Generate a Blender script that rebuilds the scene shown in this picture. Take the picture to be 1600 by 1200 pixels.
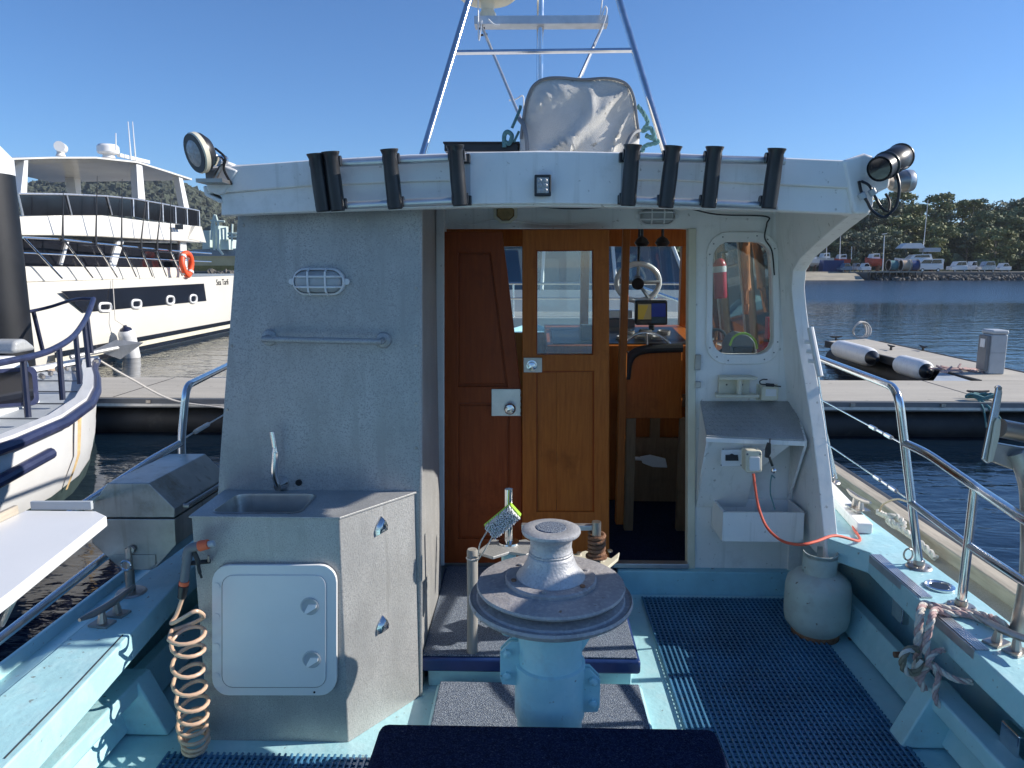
import bpy, bmesh, math, random
import numpy as np
from mathutils import Vector, Matrix, noise as mnoise
R = math.radians
random.seed(7)
for o in list(bpy.data.objects):
    bpy.data.objects.remove(o)
SC = bpy.context.scene
COL = SC.collection

# ------------------------------------------------------------------ camera
F, CX, CY = 1130.0, 800.0, 600.0           # focal length and centre in photo pixels (1600 x 1200)
PITCH = math.atan(185 / F)
YAW = math.atan(30 * math.cos(PITCH) / F)
EYE = Vector((0, 0, 2.3))
cam_d = bpy.data.cameras.new('camera')
cam = bpy.data.objects.new('camera', cam_d)
COL.objects.link(cam)
cam.location = EYE
cam.rotation_euler = (math.pi / 2 - PITCH, 0, YAW)
cam_d.sensor_width = 36
cam_d.lens = 36 * F / 1600
cam_d.clip_start = 0.05
cam_d.clip_end = 6000
SC.camera = cam

# ------------------------------------------------------------------ sky, sun, exposure
SUN = Vector((1.80, 0.20, 1.0)).normalized()
SUN_EL = math.asin(SUN.z)
SUN_AZ = math.atan2(SUN.x, SUN.y)
w = bpy.data.worlds.new('World')
SC.world = w
w.use_nodes = True
nt = w.node_tree
bg = nt.nodes['Background']
sky = nt.nodes.new('ShaderNodeTexSky')
sky.sky_type = 'NISHITA'
sky.sun_disc = False
sky.sun_elevation = SUN_EL
sky.sun_rotation = SUN_AZ
sky.air_density = 1.0
sky.dust_density = 0.0
sky.ozone_density = 10.0
nt.links.new(sky.outputs[0], bg.inputs[0])
bg.inputs[1].default_value = 0.099
sl = bpy.data.lights.new('sun', 'SUN')
sl.energy = 4.3
sl.angle = R(0.5)
sl.color = (1.0, 0.94, 0.85)
so = bpy.data.objects.new('sun', sl)
COL.objects.link(so)
so.rotation_euler = SUN.to_track_quat('Z', 'Y').to_euler()
so.location = (30, 0, 30)
vs = SC.view_settings
vs.view_transform = 'Standard'
vs.look = 'None'
vs.gamma = 1.0
vs.use_curve_mapping = False
vs.exposure = 0.64
SC.cycles.max_bounces = 8
SC.cycles.transparent_max_bounces = 16

# ------------------------------------------------------------------ helpers
_p, _y = PITCH, YAW
RT = Vector((math.cos(_y), math.sin(_y), 0))
FW = Vector((-math.sin(_y) * math.cos(_p), math.cos(_y) * math.cos(_p), -math.sin(_p)))
UP = RT.cross(FW)

def P(px, py, X=None, Y=None, Z=None):
    """real-world point of a measured photo position on a known plane"""
    d = FW * F + RT * (px - CX) + UP * (CY - py)
    if X is not None: t = (X - EYE.x) / d.x
    elif Y is not None: t = (Y - EYE.y) / d.y
    else: t = (Z - EYE.z) / d.z
    return EYE + d * t

def V(*a): return Vector(a)

# ---- materials
MATS = {}
def mat(name, col, rough=0.5, metal=0.0, var=0.12, scale=6.0, bump=0.0, bscale=40.0, col2=None, spec=0.5,
        speck=None, speck_scale=200.0, streak=None, stretch=(1, 1, 1), coat=0.0, dirt=None, dirt_scale=70, drip=None):
    m = bpy.data.materials.new(name)
    m.use_nodes = True
    n, l = m.node_tree.nodes, m.node_tree.links
    b = n['Principled BSDF']
    b.inputs['Roughness'].default_value = rough
    b.inputs['Metallic'].default_value = metal
    b.inputs['Specular IOR Level'].default_value = spec
    if coat: b.inputs['Coat Weight'].default_value = coat
    tc = n.new('ShaderNodeTexCoord')
    mp = n.new('ShaderNodeMapping')
    mp.inputs['Scale'].default_value = stretch
    l.new(tc.outputs['Object'], mp.inputs[0])
    c = tuple(col) + (1,)
    if col2 is None:
        ca = tuple(max(0, x * (1 - var)) for x in col) + (1,)
        cb = tuple(min(1, x * (1 + var)) for x in col) + (1,)
    else:
        ca, cb = c, tuple(col2) + (1,)
    ns = n.new('ShaderNodeTexNoise')
    ns.inputs['Scale'].default_value = scale
    ns.inputs['Detail'].default_value = 8
    ns.inputs['Roughness'].default_value = 0.62
    l.new(mp.outputs[0], ns.inputs[0])
    rp = n.new('ShaderNodeValToRGB')
    rp.color_ramp.elements[0].position = 0.32
    rp.color_ramp.elements[1].position = 0.68
    rp.color_ramp.elements[0].color = ca
    rp.color_ramp.elements[1].color = cb
    l.new(ns.outputs[0], rp.inputs[0])
    out = rp.outputs[0]
    if speck is not None:                     # grain, spangle or dirt flecks
        v = n.new('ShaderNodeTexNoise')
        v.inputs['Scale'].default_value = speck_scale
        v.inputs['Detail'].default_value = 3
        l.new(tc.outputs['Object'], v.inputs[0])
        r2 = n.new('ShaderNodeValToRGB')
        r2.color_ramp.elements[0].position = 0.5
        r2.color_ramp.elements[1].position = 0.62
        l.new(v.outputs[0], r2.inputs[0])
        mx = n.new('ShaderNodeMix'); mx.data_type = 'RGBA'
        l.new(r2.outputs[0], mx.inputs[0])
        l.new(out, mx.inputs[6])
        mx.inputs[7].default_value = tuple(speck) + (1,)
        out = mx.outputs[2]
    if streak is not None:                    # worn stains with a shape of their own
        v = n.new('ShaderNodeTexNoise')
        v.inputs['Scale'].default_value = 3.1
        v.inputs['Detail'].default_value = 10
        v.inputs['Roughness'].default_value = 0.75
        l.new(tc.outputs['Object'], v.inputs[0])
        r2 = n.new('ShaderNodeValToRGB')
        r2.color_ramp.elements[0].position = 0.56
        r2.color_ramp.elements[1].position = 0.72
        l.new(v.outputs[0], r2.inputs[0])
        mx = n.new('ShaderNodeMix'); mx.data_type = 'RGBA'
        l.new(r2.outputs[0], mx.inputs[0])
        l.new(out, mx.inputs[6])
        mx.inputs[7].default_value = tuple(streak) + (1,)
        out = mx.outputs[2]
    for col_d, sc_d, st_d, lo_d, hi_d in ([(dirt, dirt_scale, (1, 1, 1), 0.68, 0.73)] if dirt else []) + ([(drip, 9, (3.5, 3.5, 0.22), 0.58, 0.74)] if drip else []):
        m2 = n.new('ShaderNodeMapping'); m2.inputs['Scale'].default_value = st_d; l.new(tc.outputs['Object'], m2.inputs[0])
        v = n.new('ShaderNodeTexNoise'); v.inputs['Scale'].default_value = sc_d; v.inputs['Detail'].default_value = 4
        l.new(m2.outputs[0], v.inputs[0])
        r2 = n.new('ShaderNodeValToRGB'); r2.color_ramp.elements[0].position = lo_d; r2.color_ramp.elements[1].position = hi_d
        l.new(v.outputs[0], r2.inputs[0])
        mx = n.new('ShaderNodeMix'); mx.data_type = 'RGBA'
        l.new(r2.outputs[0], mx.inputs[0]); l.new(out, mx.inputs[6]); mx.inputs[7].default_value = tuple(col_d) + (1,)
        out = mx.outputs[2]
    l.new(out, b.inputs['Base Color'])
    # uneven gloss
    mr = n.new('ShaderNodeMapRange')
    mr.inputs[3].default_value = max(0.02, rough - 0.08)
    mr.inputs[4].default_value = min(1, rough + 0.1)
    l.new(ns.outputs[0], mr.inputs[0])
    l.new(mr.outputs[0], b.inputs['Roughness'])
    if bump:
        bn = n.new('ShaderNodeTexNoise')
        bn.inputs['Scale'].default_value = bscale
        bn.inputs['Detail'].default_value = 4
        l.new(mp.outputs[0], bn.inputs[0])
        bp = n.new('ShaderNodeBump')
        bp.inputs['Strength'].default_value = bump
        bp.inputs['Distance'].default_value = 0.01
        l.new(bn.outputs[0], bp.inputs['Height'])
        l.new(bp.outputs[0], b.inputs['Normal'])
    MATS[name] = m
    return m

def glass_mat(name, col=(0.9, 0.95, 0.95), alpha=0.12, rough=0.02):
    m = bpy.data.materials.new(name)
    m.use_nodes = True
    n, l = m.node_tree.nodes, m.node_tree.links
    n.remove(n['Principled BSDF'])
    tr = n.new('ShaderNodeBsdfTransparent'); tr.inputs[0].default_value = tuple(col) + (1,)
    gl = n.new('ShaderNodeBsdfGlossy'); gl.inputs['Roughness'].default_value = rough
    fr = n.new('ShaderNodeFresnel'); fr.inputs[0].default_value = 1.5
    ad = n.new('ShaderNodeMath'); ad.operation = 'ADD'; ad.inputs[1].default_value = alpha
    l.new(fr.outputs[0], ad.inputs[0])
    mx = n.new('ShaderNodeMixShader')
    l.new(ad.outputs[0], mx.inputs[0]); l.new(tr.outputs[0], mx.inputs[1]); l.new(gl.outputs[0], mx.inputs[2])
    l.new(mx.outputs[0], n['Material Output'].inputs[0])
    MATS[name] = m
    return m

def wood_mat(name, a, b_, rough=0.35, vertical=True):
    m = mat(name, a, rough, col2=b_, spec=0.22, streak=tuple(x * .72 for x in a), scale=9, stretch=(9, 9, 0.7) if vertical else (0.7, 9, 9), bump=0.08, bscale=30)
    return m

mat('cyan', (0.40, 0.67, 0.715), 0.40, var=0.07, scale=4, bump=0.28, bscale=34, streak=(0.36, 0.54, 0.57), speck=(0.44, 0.69, 0.73), speck_scale=14, dirt=(0.22, 0.26, 0.25), dirt_scale=46)
mat('cyan_deep', (0.30, 0.60, 0.70), 0.45, var=0.1, scale=4, bump=0.2, bscale=40, streak=(0.26, 0.50, 0.58), dirt=(0.15, 0.2, 0.2), dirt_scale=40)
mat('white', (0.83, 0.82, 0.79), 0.38, var=0.04, scale=5, bump=0.12, bscale=22, streak=(0.66, 0.655, 0.62), dirt=(0.52, 0.50, 0.46), dirt_scale=41, drip=(0.68, 0.67, 0.63))
mat('white_clean', (0.74, 0.74, 0.73), 0.3, var=0.03, scale=3)
mat('cream', (0.68, 0.64, 0.50), 0.45, var=0.08)
mat('galv', (0.41, 0.41, 0.40), 0.46, metal=0.3, var=0.16, scale=5, speck=(0.305, 0.308, 0.306), speck_scale=230, bump=0.16, bscale=120, streak=(0.42, 0.42, 0.41), stretch=(1.6, 1.6, 0.8), dirt=(0.52, 0.52, 0.5), dirt_scale=95, drip=(0.34, 0.34, 0.33))
mat('alu', (0.62, 0.62, 0.62), 0.35, metal=0.8, var=0.12, scale=12, bump=0.04)
mat('cast', (0.37, 0.355, 0.36), 0.6, metal=0.3, var=0.22, scale=7, speck=(0.45, 0.43, 0.42), speck_scale=80, bump=0.3, bscale=90, dirt=(0.24, 0.17, 0.12), dirt_scale=22, streak=(0.28, 0.26, 0.26))
mat('cast_light', (0.47, 0.47, 0.48), 0.5, metal=0.35, var=0.12, scale=9, speck=(0.40, 0.40, 0.41), speck_scale=140, bump=0.22, bscale=130, dirt=(0.6, 0.6, 0.6), dirt_scale=50)
mat('steel', (0.72, 0.72, 0.72), 0.16, metal=1.0, var=0.1, scale=14)
mat('steel_worn', (0.42, 0.39, 0.36), 0.38, metal=0.9, var=0.25, scale=8)
mat('bbq', (0.47, 0.45, 0.42), 0.34, metal=0.85, var=0.25, scale=5, streak=(0.30, 0.25, 0.19), drip=(0.36, 0.32, 0.27))
mat('black', (0.018, 0.019, 0.022), 0.35, var=0.3)
mat('pile_black', (0.006, 0.007, 0.010), 0.5, var=0.3, scale=2, streak=(0.016, 0.017, 0.02))
mat('rubber', (0.022, 0.024, 0.027), 0.6, var=0.4, scale=3, streak=(0.07, 0.068, 0.065))
wood_mat('wood_red', (0.235, 0.045, 0.011), (0.33, 0.072, 0.017))
wood_mat('wood_door', (0.34, 0.088, 0.014), (0.47, 0.14, 0.024))
wood_mat('wood_light', (0.44, 0.18, 0.05), (0.56, 0.26, 0.085))
wood_mat('wood_brown', (0.20, 0.125, 0.07), (0.27, 0.175, 0.10), rough=0.5)
wood_mat('wood_grey', (0.24, 0.23, 0.21), (0.36, 0.34, 0.31), rough=0.8)
mat('timber', (0.40, 0.35, 0.28), 0.8, var=0.25, scale=5, bump=0.3, stretch=(6, 0.6, 6))
mat('navy', (0.010, 0.015, 0.045), 0.4, var=0.2)
mat('navy_step', (0.010, 0.035, 0.14), 0.4, var=0.2, scale=10, streak=(0.02, 0.05, 0.15))
mat('navy_rail', (0.026, 0.034, 0.085), 0.42, var=0.3, scale=6, streak=(0.10, 0.10, 0.15))
mat('carpet', (0.105, 0.135, 0.195), 0.95, var=0.3, scale=90, speck=(0.44, 0.49, 0.55), speck_scale=300, bump=0.9, bscale=300, spec=0.1, dirt=(0.6, 0.6, 0.58), dirt_scale=130)
mat('carpet_navy', (0.010, 0.018, 0.052), 0.95, var=0.4, scale=60, speck=(0.035, 0.05, 0.10), speck_scale=220, bump=1.0, bscale=260, spec=0.08, dirt=(0.12, 0.13, 0.16), dirt_scale=120)
mat('mat_blue', (0.060, 0.185, 0.320), 0.30, var=0.25, scale=4, dirt=(0.14, 0.19, 0.24), dirt_scale=25, streak=(0.055, 0.125, 0.20))
mat('bottle', (0.45, 0.52, 0.48), 0.5, var=0.06, scale=6, streak=(0.41, 0.46, 0.42), speck=(0.43, 0.48, 0.44), speck_scale=18, bump=0.12, bscale=30, dirt=(0.18, 0.15, 0.12), dirt_scale=28)
mat('rust', (0.17, 0.075, 0.035), 0.85, col2=(0.28, 0.15, 0.09), scale=30, bump=0.5, bscale=80)
mat('rope_tan', (0.50, 0.38, 0.27), 0.8, var=0.2, scale=40)
mat('rope_white', (0.62, 0.58, 0.52), 0.85, var=0.15, scale=60, bump=0.4, bscale=150)
mat('rope_red', (0.48, 0.33, 0.31), 0.85, var=0.25, scale=60)
mat('rope_green', (0.10, 0.23, 0.24), 0.85, var=0.3, scale=60)
mat('rope_dark', (0.20, 0.18, 0.13), 0.85, var=0.3, scale=60)
mat('hose', (0.62, 0.42, 0.29), 0.32, var=0.12, scale=20)
mat('orange', (0.80, 0.14, 0.05), 0.45, var=0.08)
mat('cord_red', (0.75, 0.13, 0.07), 0.45, var=0.08)
mat('ring_orange', (0.85, 0.10, 0.03), 0.45, var=0.06)
mat('red', (0.42, 0.012, 0.03), 0.3, var=0.08)
mat('cloth_orange', (0.50, 0.17, 0.05), 0.8, var=0.2)
mat('lime', (0.35, 0.62, 0.05), 0.5, var=0.1)
mat('bristle', (0.85, 0.85, 0.83), 0.8, var=0.1)
mat('grey_plastic', (0.17, 0.18, 0.19), 0.5, var=0.1)
mat('grey_paint', (0.42, 0.45, 0.47), 0.45, var=0.08)
mat('canvas', (0.62, 0.60, 0.55), 0.85, var=0.10, scale=5, streak=(0.50, 0.475, 0.42), bump=0.5, bscale=420, dirt=(0.36, 0.33, 0.28), dirt_scale=30)
mat('concrete', (0.46, 0.425, 0.36), 0.9, var=0.15, scale=1.2, stretch=(0.4, 2.5, 1), speck=(0.40, 0.365, 0.31), speck_scale=60, bump=0.2, dirt=(0.26, 0.24, 0.2), dirt_scale=7)
mat('grit', (0.48, 0.41, 0.30), 0.95, var=0.12, scale=8, speck=(0.36, 0.30, 0.22), speck_scale=150, bump=0.5, bscale=200)
mat('yacht_white', (0.68, 0.65, 0.58), 0.22, var=0.03, scale=0.6, coat=0.3)
mat('dark_glass', (0.012, 0.013, 0.018), 0.06, var=0.3, scale=0.7, spec=0.8)
mat('blue_glass', (0.05, 0.09, 0.13), 0.06, var=0.3, scale=0.7, spec=0.8)
mat('lens', (0.35, 0.36, 0.36), 0.15, var=0.2, scale=60, bump=0.5, bscale=90)
mat('lens_frost', (0.40, 0.41, 0.41), 0.3, var=0.1, scale=30)
mat('amber', (0.30, 0.20, 0.08), 0.6, var=0.3, scale=30)
mat('foul', (0.035, 0.06, 0.06), 0.7, var=0.4, scale=4)
mat('rust_stain', (0.66, 0.47, 0.24), 0.6, var=0.25, scale=12)
mat('container', (0.02, 0.05, 0.17), 0.5, var=0.2)
mat('hull_red', (0.35, 0.06, 0.04), 0.5, var=0.3, scale=1)
mat('asphalt', (0.16, 0.15, 0.135), 0.95, var=0.2, scale=0.3)
mat('ramp', (0.36, 0.32, 0.24), 0.95, var=0.15, scale=0.5)
mat('rock', (0.13, 0.12, 0.105), 0.9, var=0.45, scale=0.6, bump=0.5, bscale=4)
mat('grass_dry', (0.22, 0.19, 0.07), 0.95, var=0.3, scale=2)
mat('ground', (0.10, 0.105, 0.05), 0.95, var=0.3, scale=0.05)
mat('trunk', (0.26, 0.23, 0.19), 0.9, var=0.3, scale=1)
mat('leaf_a', (0.134, 0.162, 0.072), 0.7, var=0.45, scale=0.35)
mat('leaf_b', (0.173, 0.187, 0.065), 0.7, var=0.4, scale=0.35)
mat('leaf_c', (0.121, 0.144, 0.082), 0.7, var=0.4, scale=0.35)
mat('forest', (0.052, 0.062, 0.042), 0.9, var=0.55, scale=0.25)
mat('ship_grey', (0.50, 0.60, 0.55), 0.6, var=0.12, scale=0.4)
mat('tyre', (0.015, 0.015, 0.016), 0.8)
mat('car_white', (0.75, 0.76, 0.76), 0.25, var=0.02, coat=0.5)
mat('car_silver', (0.38, 0.40, 0.43), 0.25, metal=0.4, var=0.03, coat=0.5)
mat('car_blue', (0.10, 0.16, 0.24), 0.25, var=0.03, coat=0.5)
mat('car_dark', (0.03, 0.033, 0.04), 0.25, var=0.03, coat=0.5)
mat('car_red', (0.35, 0.04, 0.03), 0.25, var=0.03, coat=0.5)
mat('yellow_wall', (0.55, 0.47, 0.28), 0.9, var=0.2, scale=0.4)
glass_mat('glass')
glass_mat('glass_clear', alpha=0.02)

# ---- mesh builder
class B:
    def __init__(self): self.bm = bmesh.new()
    def faces(self, vs, fs):
        bv = [self.bm.verts.new(v) for v in vs]
        for f in fs:
            try: self.bm.faces.new([bv[i] for i in f])
            except ValueError: pass
        return self
    def box(self, c, s, rot=None):
        c = Vector(c); hx, hy, hz = s[0] / 2, s[1] / 2, s[2] / 2
        vs = [Vector((x, y, z)) for x in (-hx, hx) for y in (-hy, hy) for z in (-hz, hz)]
        if rot is not None: vs = [rot @ v for v in vs]
        return self.faces([v + c for v in vs], [(0, 1, 3, 2), (4, 6, 7, 5), (0, 4, 5, 1), (2, 3, 7, 6), (0, 2, 6, 4), (1, 5, 7, 3)])
    def mm(self, a, b):
        a, b = Vector(a), Vector(b)
        return self.box((a + b) / 2, [abs(x) for x in (b - a)])
    def prism(self, pts, d):
        pts = [Vector(p) for p in pts]; d = Vector(d); n = len(pts)
        fs = [tuple(range(n))[::-1], tuple(range(n, 2 * n))] + [(i, (i + 1) % n, n + (i + 1) % n, n + i) for i in range(n)]
        return self.faces(pts + [p + d for p in pts], fs)
    def loft(self, rings, caps=True, closed=True):
        n = len(rings[0]); vs = [Vector(p) for r in rings for p in r]; fs = []
        for k in range(len(rings) - 1):
            for i in range(n if closed else n - 1):
                j = (i + 1) % n
                fs.append((k * n + i, k * n + j, (k + 1) * n + j, (k + 1) * n + i))
        if caps and closed:
            fs.append(tuple(range(n))[::-1]); fs.append(tuple(range((len(rings) - 1) * n, len(rings) * n)))
        return self.faces(vs, fs)
    def tube(self, pts, r, seg=10, closed=False):
        pts = [Vector(p) for p in pts]; n = len(pts)
        rs = r if isinstance(r, (list, tuple)) else [r] * n
        rings = []; up = None
        for i, p in enumerate(pts):
            if closed: t = pts[(i + 1) % n] - pts[i - 1]
            else: t = pts[min(i + 1, n - 1)] - pts[max(i - 1, 0)]
            if t.length < 1e-9: t = Vector((0, 0, 1))
            t.normalize()
            if up is None:
                up = t.orthogonal().normalized()
            up = (up - t * up.dot(t))
            if up.length < 1e-6: up = t.orthogonal()
            up.normalize()
            s = t.cross(up)
            rings.append([p + (up * math.cos(a) + s * math.sin(a)) * rs[i] for a in [2 * math.pi * k / seg for k in range(seg)]])
        if closed: rings.append(rings[0])
        return self.loft(rings, caps=not closed)
    def cyl(self, a, b, r, r2=None, seg=20):
        return self.tube([a, b], [r, r if r2 is None else r2], seg)
    def lathe(self, prof, o, axis=(0, 0, 1), seg=32):
        o = Vector(o); ax = Vector(axis).normalized(); u = ax.orthogonal().normalized(); v = ax.cross(u)
        rings = [[o + ax * h + (u * math.cos(a) + v * math.sin(a)) * max(r, 1e-4) for a in [2 * math.pi * k / seg for k in range(seg)]] for r, h in prof]
        return self.loft(rings)
    def ball(self, c, r, seg=12, sc=(1, 1, 1)):
        c = Vector(c); rings = []
        for i in range(seg // 2 + 1):
            ph = math.pi * i / (seg // 2)
            rings.append([c + Vector((math.cos(a) * math.sin(ph) * r * sc[0], math.sin(a) * math.sin(ph) * r * sc[1], -math.cos(ph) * r * sc[2]))
                          if 0 < i < seg // 2 else c + Vector((math.cos(a) * 1e-4, math.sin(a) * 1e-4, -math.cos(ph) * r * sc[2]))
                          for a in [2 * math.pi * k / seg for k in range(seg)]])
        return self.loft(rings)
    def plate(self, outer, holes, d):
        """flat plate with holes, extruded by d"""
        es = []
        for loop in [outer] + list(holes):
            bv = [self.bm.verts.new(v) for v in loop]
            es += [self.bm.edges.new((bv[i], bv[(i + 1) % len(bv)])) for i in range(len(bv))]
        r = bmesh.ops.triangle_fill(self.bm, edges=es, use_beauty=True)
        fs = [g for g in r['geom'] if isinstance(g, bmesh.types.BMFace)]
        e = bmesh.ops.extrude_face_region(self.bm, geom=fs)
        bmesh.ops.translate(self.bm, verts=[g for g in e['geom'] if isinstance(g, bmesh.types.BMVert)], vec=Vector(d))
        return self
    def build(self, name, m, parent=None, bev=0.0, smooth=True, ang=35, seg=2):
        bmesh.ops.remove_doubles(self.bm, verts=self.bm.verts, dist=1e-6)
        bmesh.ops.recalc_face_normals(self.bm, faces=self.bm.faces)
        me = bpy.data.meshes.new(name)
        self.bm.to_mesh(me); self.bm.free()
        me.materials.append(MATS[m] if isinstance(m, str) else m)
        if smooth:
            for p in me.polygons: p.use_smooth = True
            me.set_sharp_from_angle(angle=R(ang))
        return link(name, me, parent, bev, seg)

def link(name, me, parent=None, bev=0, seg=2):
    o = bpy.data.objects.new(name, me)
    COL.objects.link(o)
    if parent is not None: setpar(o, parent)
    if bev:
        md = o.modifiers.new('bevel', 'BEVEL')
        md.width = bev; md.segments = seg; md.limit_method = 'ANGLE'; md.angle_limit = R(40)
        md.harden_normals = True
    return o

WLOC = {}
def setpar(o, parent):
    o.parent = parent
    o.matrix_parent_inverse = Matrix.Translation(-WLOC.get(parent.name, Vector()))

def thing(name, label, cat, loc=(0, 0, 0), group=None):
    o = bpy.data.objects.new(name, None)
    COL.objects.link(o)
    o.empty_display_size = 0.1
    o.location = loc
    WLOC[o.name] = Vector(loc)
    return tag(o, label, cat, group)

def tag(o, label, cat, group=None, kind=None):
    o['label'] = label; o['category'] = cat
    if group: o['group'] = group
    if kind: o['kind'] = kind
    return o

def struct(o, label=None):
    o['kind'] = 'structure'
    if label: o['label'] = label
    return o

def copy_tree(o, parent=None):
    c = o.copy(); COL.objects.link(c)
    if parent is not None: c.parent = parent
    for ch in list(o.children): copy_tree(ch, c)
    return c

def rrect(x0, x1, y0, y1, r, n=5):
    """rounded rectangle in photo pixels, as a closed list"""
    out = []
    for cx, cy, a0 in ((x1 - r, y0 + r, -90), (x1 - r, y1 - r, 0), (x0 + r, y1 - r, 90), (x0 + r, y0 + r, 180)):
        for k in range(n + 1):
            a = R(a0 + 90 * k / n)
            out.append((cx + r * math.cos(a), cy + r * math.sin(a)))
    return out

def PL(pts, **k): return [P(x, y, **k) for x, y in pts]

def spline(pts, n=8):
    """Catmull-Rom through points"""
    pts = [Vector(p) for p in pts]; out = []
    q = [pts[0] * 2 - pts[1]] + pts + [pts[-1] * 2 - pts[-2]]
    for i in range(1, len(q) - 2):
        for k in range(n):
            t = k / n; a, b, c, d = q[i - 1], q[i], q[i + 1], q[i + 2]
            out.append(0.5 * ((2 * b) + (c - a) * t + (2 * a - 5 * b + 4 * c - d) * t * t + (3 * b - a - 3 * c + d) * t ** 3))
    out.append(pts[-1])
    return out

def twist_rope(pts, r, strands=3, pitch=7.0):
    """laid rope: strands wound round the path -> list of strand paths"""
    pts = [Vector(p) for p in pts]; res = [[] for _ in range(strands)]; up = None; s = 0
    for i, p in enumerate(pts):
        t = (pts[min(i + 1, len(pts) - 1)] - pts[max(i - 1, 0)]).normalized()
        if i: s += (p - pts[i - 1]).length
        if up is None: up = t.orthogonal().normalized()
        up = (up - t * up.dot(t)).normalized(); sd = t.cross(up)
        for k in range(strands):
            a = s / (r * pitch) * 2 * math.pi + 2 * math.pi * k / strands
            res[k].append(p + (up * math.cos(a) + sd * math.sin(a)) * r * 0.55)
    return res

def resample(pts, step):
    out = [pts[0]]
    for a, b in zip(pts[:-1], pts[1:]):
        n = max(1, int((b - a).length / step))
        for k in range(1, n + 1): out.append(a.lerp(b, k / n))
    return out
# ================================================================== setting: water, shores, hill
def water_mat():
    m = bpy.data.materials.new('water'); m.use_nodes = True
    n, l = m.node_tree.nodes, m.node_tree.links; b = n['Principled BSDF']
    b.inputs['Base Color'].default_value = (0.004, 0.012, 0.024, 1); b.inputs['Roughness'].default_value = 0.05; b.inputs['IOR'].default_value = 1.333
    tc = n.new('ShaderNodeTexCoord'); last = None
    for sc, st, dist in ((0.9, (0.55, 1.5, 1), 0.026), (3.2, (0.6, 1.5, 1), 0.013), (10, (0.7, 1.4, 1), 0.003)):
        mp = n.new('ShaderNodeMapping'); mp.inputs['Scale'].default_value = st; mp.inputs['Rotation'].default_value = (0, 0, 0.15 * sc)
        l.new(tc.outputs['Object'], mp.inputs[0])
        t = n.new('ShaderNodeTexNoise'); t.inputs['Scale'].default_value = sc; t.inputs['Detail'].default_value = 2; t.inputs['Distortion'].default_value = 0.4
        l.new(mp.outputs[0], t.inputs[0])
        bp = n.new('ShaderNodeBump'); bp.inputs['Strength'].default_value = 1.0; bp.inputs['Distance'].default_value = dist
        l.new(t.outputs[0], bp.inputs['Height'])
        if last: l.new(last.outputs[0], bp.inputs['Normal'])
        last = bp
    # wind-ruffled reach towards the far shore
    sp = n.new('ShaderNodeSeparateXYZ'); l.new(tc.outputs['Object'], sp.inputs[0])
    wn = n.new('ShaderNodeTexNoise'); wn.inputs['Scale'].default_value = 0.04; l.new(tc.outputs['Object'], wn.inputs[0])
    ad = n.new('ShaderNodeMath'); ad.operation = 'MULTIPLY_ADD'; ad.inputs[1].default_value = 26; l.new(wn.outputs[0], ad.inputs[0]); l.new(sp.outputs[1], ad.inputs[2])
    mk = n.new('ShaderNodeMapRange'); mk.interpolation_type = 'SMOOTHSTEP'; mk.inputs[1].default_value = 50; mk.inputs[2].default_value = 66; l.new(ad.outputs[0], mk.inputs[0])
    t = n.new('ShaderNodeTexNoise'); t.inputs['Scale'].default_value = 1.6; t.inputs['Detail'].default_value = 3; l.new(tc.outputs['Object'], t.inputs[0])
    bp = n.new('ShaderNodeBump'); bp.inputs['Distance'].default_value = 0.16; l.new(mk.outputs[0], bp.inputs['Strength']); l.new(t.outputs[0], bp.inputs['Height']); l.new(last.outputs[0], bp.inputs['Normal'])
    rg = n.new('ShaderNodeMapRange'); rg.inputs[3].default_value = 0.05; rg.inputs[4].default_value = 0.22; l.new(mk.outputs[0], rg.inputs[0]); l.new(rg.outputs[0], b.inputs['Roughness'])
    l.new(bp.outputs[0], b.inputs['Normal'])
    MATS['water'] = m
water_mat()
b = B(); b.faces([V(-3000, -800, 0), V(3000, -800, 0), V(3000, 4500, 0), V(-3000, 4500, 0)], [(0, 1, 2, 3)])
struct(b.build('water', 'water', smooth=False))

# far forested hill on the left
def ridge(x):
    ks = [(-1500, 70), (-900, 95), (-620, 96), (-520, 93), (-455, 97), (-400, 101), (-355, 102), (-320, 92), (-298, 78), (-250, 62), (-150, 40), (0, 22), (200, 14), (700, 10), (1500, 8)]
    for (a, p), (c, q) in zip(ks[:-1], ks[1:]):
        if x <= c: return p + (q - p) * (x - a) / (c - a)
    return 8
def hill(x, y):
    t = min(1, max(0, (y - 300) / 400)); t = t * t * (3 - 2 * t)
    return 1.0 + (ridge(x * 700 / max(y, 300)) * 0.86 - 3) * t * (0.93 + 0.07 * math.sin(x * 0.03 + y * 0.02))
vs_, fs_ = [], []
XS = [-1500 + 30 * i for i in range(101)]; YS = [280 + 30 * j for j in range(22)]
for y in YS:
    for x in XS: vs_.append(V(x, y, hill(x, y) - (1.5 if y == YS[0] else 0)))
nx = len(XS)
for j in range(len(YS) - 1):
    for i in range(nx - 1): fs_.append((j * nx + i, j * nx + i + 1, (j + 1) * nx + i + 1, (j + 1) * nx + i))
b = B(); b.faces(vs_, fs_); struct(b.build('hill', 'ground'))
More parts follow.
